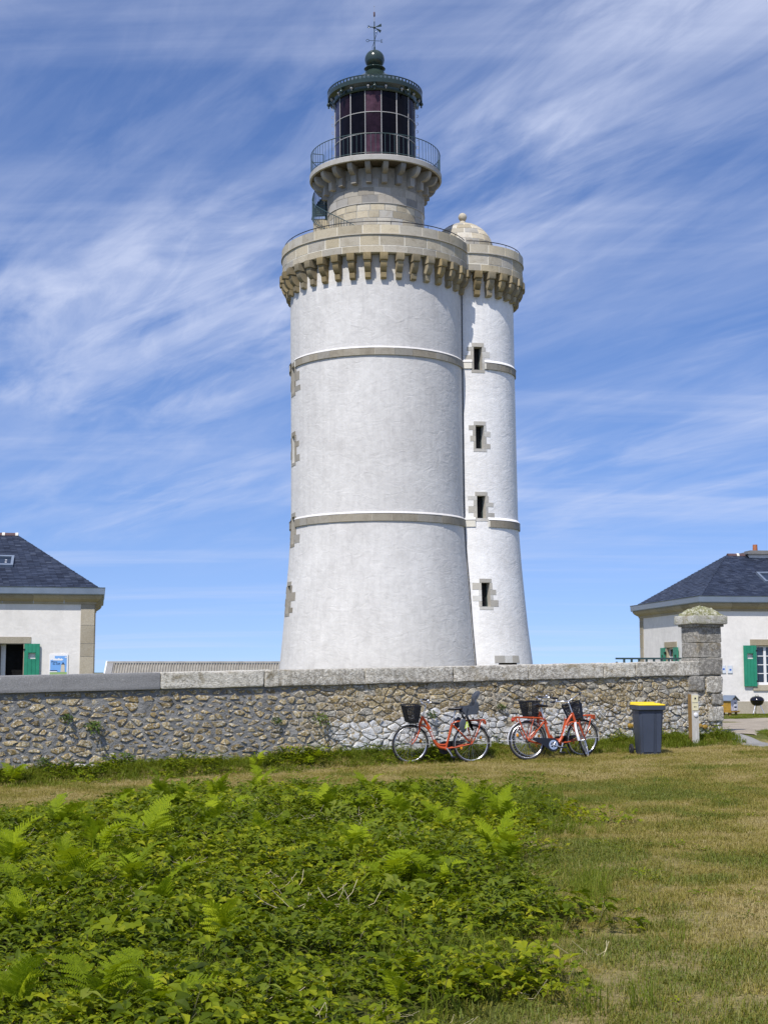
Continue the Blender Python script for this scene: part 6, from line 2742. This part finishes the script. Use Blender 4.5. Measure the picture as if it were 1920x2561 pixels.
# other broad herbs among the brambles
x, y = wedge(2600, 5.8, 23)
kp = (rng.random(len(x)) < 0.5 * sst(-0.4, 0.6, bed(x, y)) * np.clip(0.5 + 1.2 * nz(x, y, 0.7, 11.0), 0, 1)) & (wall_dist(x, y) > 0.9)
x, y = x[kp], y[kp]
scatter('thicket_herbs', np.stack([x, y, ground_z(x, y) + 0.03], 1), rot3(len(x), 0.15), rng.uniform(0.7, 1.4, len(x)), rng.integers(0, 4, len(x)), np.clip(rng.normal(0.25, 0.2, len(x)), 0, 1), [src_obj('herb_%d' % k, weed_mesh(560 + k, 40, 0.24, 0.14, 0.075), M['grass_green']) for k in range(4)])

# low broad-leaved weeds through the lawn
x, y = wedge(1500, 5.8, 26)
kp = (bed(x, y) < 0.3) & (wall_dist(x, y) > 0.6) & ~on_path(x, y) & (rng.random(len(x)) < np.clip(0.25 + 1.3 * nz(x, y, 0.8, 3.0), 0.02, 1))
x, y = x[kp], y[kp]
scatter('lawn_weeds', np.stack([x, y, ground_z(x, y) - 0.005], 1), rot3(len(x), 0.1), rng.uniform(0.22, 0.5, len(x)), rng.integers(0, 4, len(x)), np.clip(rng.normal(0.28, 0.16, len(x)), 0, 1), [src_obj('lawn_weed_%d' % k, weed_mesh(540 + k, 26, 0.14, 0.26, 0.10), M['bramble']) for k in range(4)])

# dead pale stalks lying about
stk = []
for k in range(3):
    r_ = random.Random(k)
    m = MB()
    for j in range(6):
        q = r_.uniform(0, 6.28)
        a = Vector((r_.uniform(-.15, .15), r_.uniform(-.15, .15), 0.01))
        m.tube([a, a + Vector((0.10 * cos(q), 0.10 * sin(q), r_.uniform(0.0, 0.07))), a + Vector((0.2 * cos(q + .2), 0.2 * sin(q + .2), r_.uniform(0.0, 0.16)))], 0.0022, 3, caps=False)
    stk.append(src_obj('dead_stalk_%d' % k, m, M['straw']))
x, y = wedge(360, 5.8, 23)
kp = (wall_dist(x, y) > 0.8) & (bed(x, y) > -0.3)
x, y = x[kp], y[kp]
scatter('dead_stalks', np.stack([x, y, ground_z(x, y) + 0.14 * sst(0.2, 1.2, bed(x, y))], 1), rot3(len(x), 0.15), rng.uniform(0.3, 0.75, len(x)), rng.integers(0, 3, len(x)), np.zeros(len(x)), stk)

# bracken: each plant a thing, each frond a part
def frond_mesh(seed):
    r = random.Random(seed)
    m = MB()
    npn = 15
    L_ = 1.0
    rach = []
    for i in range(13):
        t = i / 12
        rach.append(Vector((0.05 * sin(t * 2.2 + seed), t * L_ * 0.90, 0.34 * sin(t * 2.2) - 0.34 * t * t)))
    m.tube(rach, [0.010 - 0.008 * i / 12 for i in range(13)], 4, caps=False)

    def rp(t):
        f = t * 12
        i = min(11, int(f))
        return rach[i].lerp(rach[i + 1], f - i)
    for k in range(npn):
        t = 0.20 + 0.78 * k / (npn - 1)
        c = rp(t)
        tl = (0.33 * (1 - (t - 0.2) / 0.82) ** 0.85 + 0.015) * r.uniform(0.75, 1.12)
        for sg in (-1, 1):
            d = Vector((sg * 0.93, 0.36 + 0.25 * t, 0.06 + r.uniform(-0.28, 0.18))).normalized()
            fw = Vector((0, 1, 0)) - d * d.y
            fw.normalize()
            n_ = d.cross(fw) * sg
            nq = max(3, int(tl / 0.030))
            for j in range(nq):
                u = (j + 0.5) / nq
                pc = c + d * tl * u - n_ * 0.0 + Vector((0, 0, -0.10 * tl * u * u))
                ln = 0.068 * tl / 0.36 * (1 - u) ** 0.6 + 0.010
                wdt = tl / nq * 0.46
                for s2 in (-1, 1):
                    e = (fw * s2 + d * 0.45).normalized() * ln
                    m.add([pc - d * wdt, pc + d * wdt, pc + e * 0.85 + d * wdt * 0.5, pc + e, pc + e * 0.6 - d * wdt * 0.75], [(0, 1, 2, 3, 4)])
    return m.mesh('frond', M['fern'])


fr = [frond_mesh(700 + k) for k in range(4)]
FERNS = [
    (150, 2105, 0.80, 6, 'large dark green bracken fern near the dry strip at the left edge of the brambles'),
    (245, 2175, 0.62, 5, 'bright bracken fern just below the large dark one, at the left'),
    (375, 2150, 0.72, 5, 'upright feathery bracken fern right of the bright left pair'),
    (200, 2265, 0.78, 6, 'wide bracken fern with drooping fronds, below the bright left pair'),
    (330, 2262, 0.58, 4, 'small yellow-green bracken fern right of the wide drooping one'),
    (30, 2215, 0.66, 5, 'bracken fern cut by the left edge of the view, level with the drooping fern'),
    (62, 2300, 0.55, 4, 'bracken fern with a pale bare stalk by the left edge'),
    (402, 2020, 0.66, 5, 'compact bracken clump at the upper edge of the brambles, under the shed'),
    (545, 2020, 0.66, 6, 'broad bracken fern at the upper edge of the brambles, right of the compact clump'),
    (652, 1995, 0.55, 4, 'small bracken fern beside the dry track below the lighthouse left side'),
    (565, 2070, 0.55, 4, 'low bracken fern just in front of the broad one at the upper edge'),
    (815, 2065, 0.66, 6, 'spreading bracken fern in the middle of the upper bramble bed'),
    (920, 2000, 0.56, 5, 'narrow bracken fern standing at the track in front of the child seat bicycle'),
    (880, 2180, 0.66, 4, 'shaded bracken fern in the centre of the bramble bed'),
    (515, 2160, 0.42, 3, 'tiny light bracken fern among leaves in the left centre of the bed'),
    (20, 2590, 0.50, 5, 'bracken fern in the bottom left corner'),
    (245, 2600, 0.58, 6, 'bracken fern on the lower edge of the view, next to the corner fern'),
    (385, 2610, 0.54, 5, 'bright yellow-green bracken fern on the lower edge of the view'),
    (300, 2075, 0.52, 4, 'small bracken fern between the large dark one and the compact clump'),
    (1000, 2065, 0.58, 5, 'bracken fern in longer grass below the left wheel of the chain guard bicycle'),
    (1180, 2080, 0.62, 5, 'left one of two bracken ferns standing near the bare lawn edge'),
    (1258, 2080, 0.62, 5, 'right one of two bracken ferns standing near the bare lawn edge'),
    (1250, 2175, 0.66, 5, 'vivid bracken fern at the lawn edge, right of the centre'),
    (990, 2260, 0.72, 6, 'wide bracken fern low in the middle of the bed'),
    (1075, 2262, 0.62, 5, 'bracken fern right beside the wide one low in the middle'),
    (35, 1968, 0.60, 5, 'bracken fern growing at the wall foot by the left edge'),
    (787, 1922, 0.46, 4, 'bracken fern against the wall left of the child seat bicycle'),
    (643, 1932, 0.46, 4, 'small bracken fern at the wall foot below the lighthouse left edge'),
]
rf_ = random.Random(77)


def ground_hit(px, py):
    u, v = (px - 960) / F, (1280.5 - py) / F
    d = Vector((u, cos(PITCH) - v * sin(PITCH), sin(PITCH) + v * cos(PITCH)))
    t = 5.0
    for _ in range(4000):
        p = d * t
        if CZ + p.z < gz(p.x, p.y):
            break
        t += 0.02
    return d * t + Vector((0, 0, CZ))


for i, (px, py, size, n, lab) in enumerate(FERNS):
    p = ground_hit(px, min(py, 2540)) if py < 2545 else ground_hit(px, py)
    f = thing('bracken_fern', lab, 'fern', (p.x, p.y, gz(p.x, p.y) - 0.02), (0, 0, rf_.uniform(0, 6.28)), 'bracken ferns')
    for k in range(n):
        o = link('frond', fr[(i + k) % 4], f)
        az = 2 * pi * (k + rf_.uniform(-0.25, 0.25)) / n
        o.rotation_euler = (R_(rf_.uniform(28, 72)), R_(rf_.uniform(-18, 18)), az)
        s = size * 0.60 * rf_.uniform(0.7, 1.2)
        o.scale = (s, s, s)
        o.location = (0.05 * sin(-az), 0.05 * cos(az), rf_.uniform(0.06, 0.20))

# young bracken no one could count, scattered through the thicket
def young(seed):
    r = random.Random(seed)
    src = fr[seed % 4]
    m = MB()
    for k in range(4):
        M4 = Matrix.Rotation(2 * pi * k / 4 + r.uniform(-0.5, 0.5), 4, 'Z') @ Matrix.Rotation(R_(r.uniform(25, 65)), 4, 'X') @ Matrix.Scale(r.uniform(0.7, 1.1), 4)
        m.add([M4 @ v.co for v in src.vertices], [tuple(p.vertices) for p in src.polygons])
    return m


yb = [src_obj('young_bracken_%d' % k, young(k), [M['fern2']]) for k in range(4)]
x, y = wedge(900, 6.0, 22)
kp = (rng.random(len(x)) < 0.42 * sst(-0.1, 0.8, bed(x, y)) * np.clip(0.5 + 1.2 * low_noise(x, y, 0.9, 6.6), 0.04, 1))
x, y = x[kp], y[kp]
scatter('young_bracken', np.stack([x, y, ground_z(x, y) + 0.06], 1), rot3(len(x), 0.2), rng.uniform(0.20, 0.42, len(x)), rng.integers(0, 4, len(x)), np.clip(rng.normal(0.5, 0.25, len(x)), 0, 1), yb)

# single weeds rooted in the wall's joints
WW = [(165, 1797, 0.13, 'small dark green tuft growing from a joint high in the wall near the left edge'),
      (232, 1820, 0.17, 'round green tuft growing from the wall right of and below the small dark one'),
      (310, 1905, 0.26, 'bushy dark weed against the foot of the wall, left part'),
      (108, 1905, 0.12, 'little weed on whitewashed stones low at the left of the wall'),
      (800, 1800, 0.17, 'straggling brownish-green weed hanging on the wall in the middle'),
      (690, 1803, 0.10, 'flat green weed in the joint above the whitewashed stones'),
      (1075, 1787, 0.12, 'yellow-green weed on the wall behind the child seat bicycle'),
      (1250, 1768, 0.10, 'faint green weed on the wall between the bicycles')]
for k, (px, py, size, lab) in enumerate(WW):
    # on the wall's face
    u, v = (px - 960) / F, (1280.5 - py) / F
    d = Vector((u, cos(PITCH) - v * sin(PITCH), sin(PITCH) + v * cos(PITCH)))
    t = ((W0.x) * WN.x + (W0.y) * WN.y) / (d.x * WN.x + d.y * WN.y)
    p = d * t + Vector((0, 0, CZ))
    f = thing('wall_weed', lab, 'weed', (p.x + WN.x * 0.03, p.y + WN.y * 0.03, p.z - size * 0.3), (R_(35), 0, atan2(WD.y, WD.x)), 'weeds growing out of the wall')
    m = weed_mesh(900 + k, 60, size, size * 0.75, size * 0.42)
    part('leaves', m, M['weed'], f)
    m = MB()
    m.tube([(0, 0.06, -0.02), (0, 0, size * 0.3), (0, -0.02, size * 0.7)], 0.004, 4)
    part('stem', m, M['stem'], f)
# yellow lichen cushions at the pillar's foot
for k, (s, z, a) in enumerate(((12.55, 0.52, 0.10), (12.75, 0.62, 0.07), (13.72, 0.52, 0.09), (13.86, 0.57, 0.06), (14.0, 0.55, 0.05), (12.2, 0.60, 0.06))):
    m = MB()
    m.ball((0, 0, 0), a, 14, 8, (1.2, 0.35, 0.75))
    q = wp(s, 0.035, z)
    m.v = [(x + q.x + 0.01 * sin(i * 1.7), y + q.y, zz + q.z + 0.012 * sin(i * 2.3)) for i, (x, y, zz) in enumerate(m.v)]
    part('yellow_lichen', m, M['yellow_lichen'], wallT, 60, world=True)
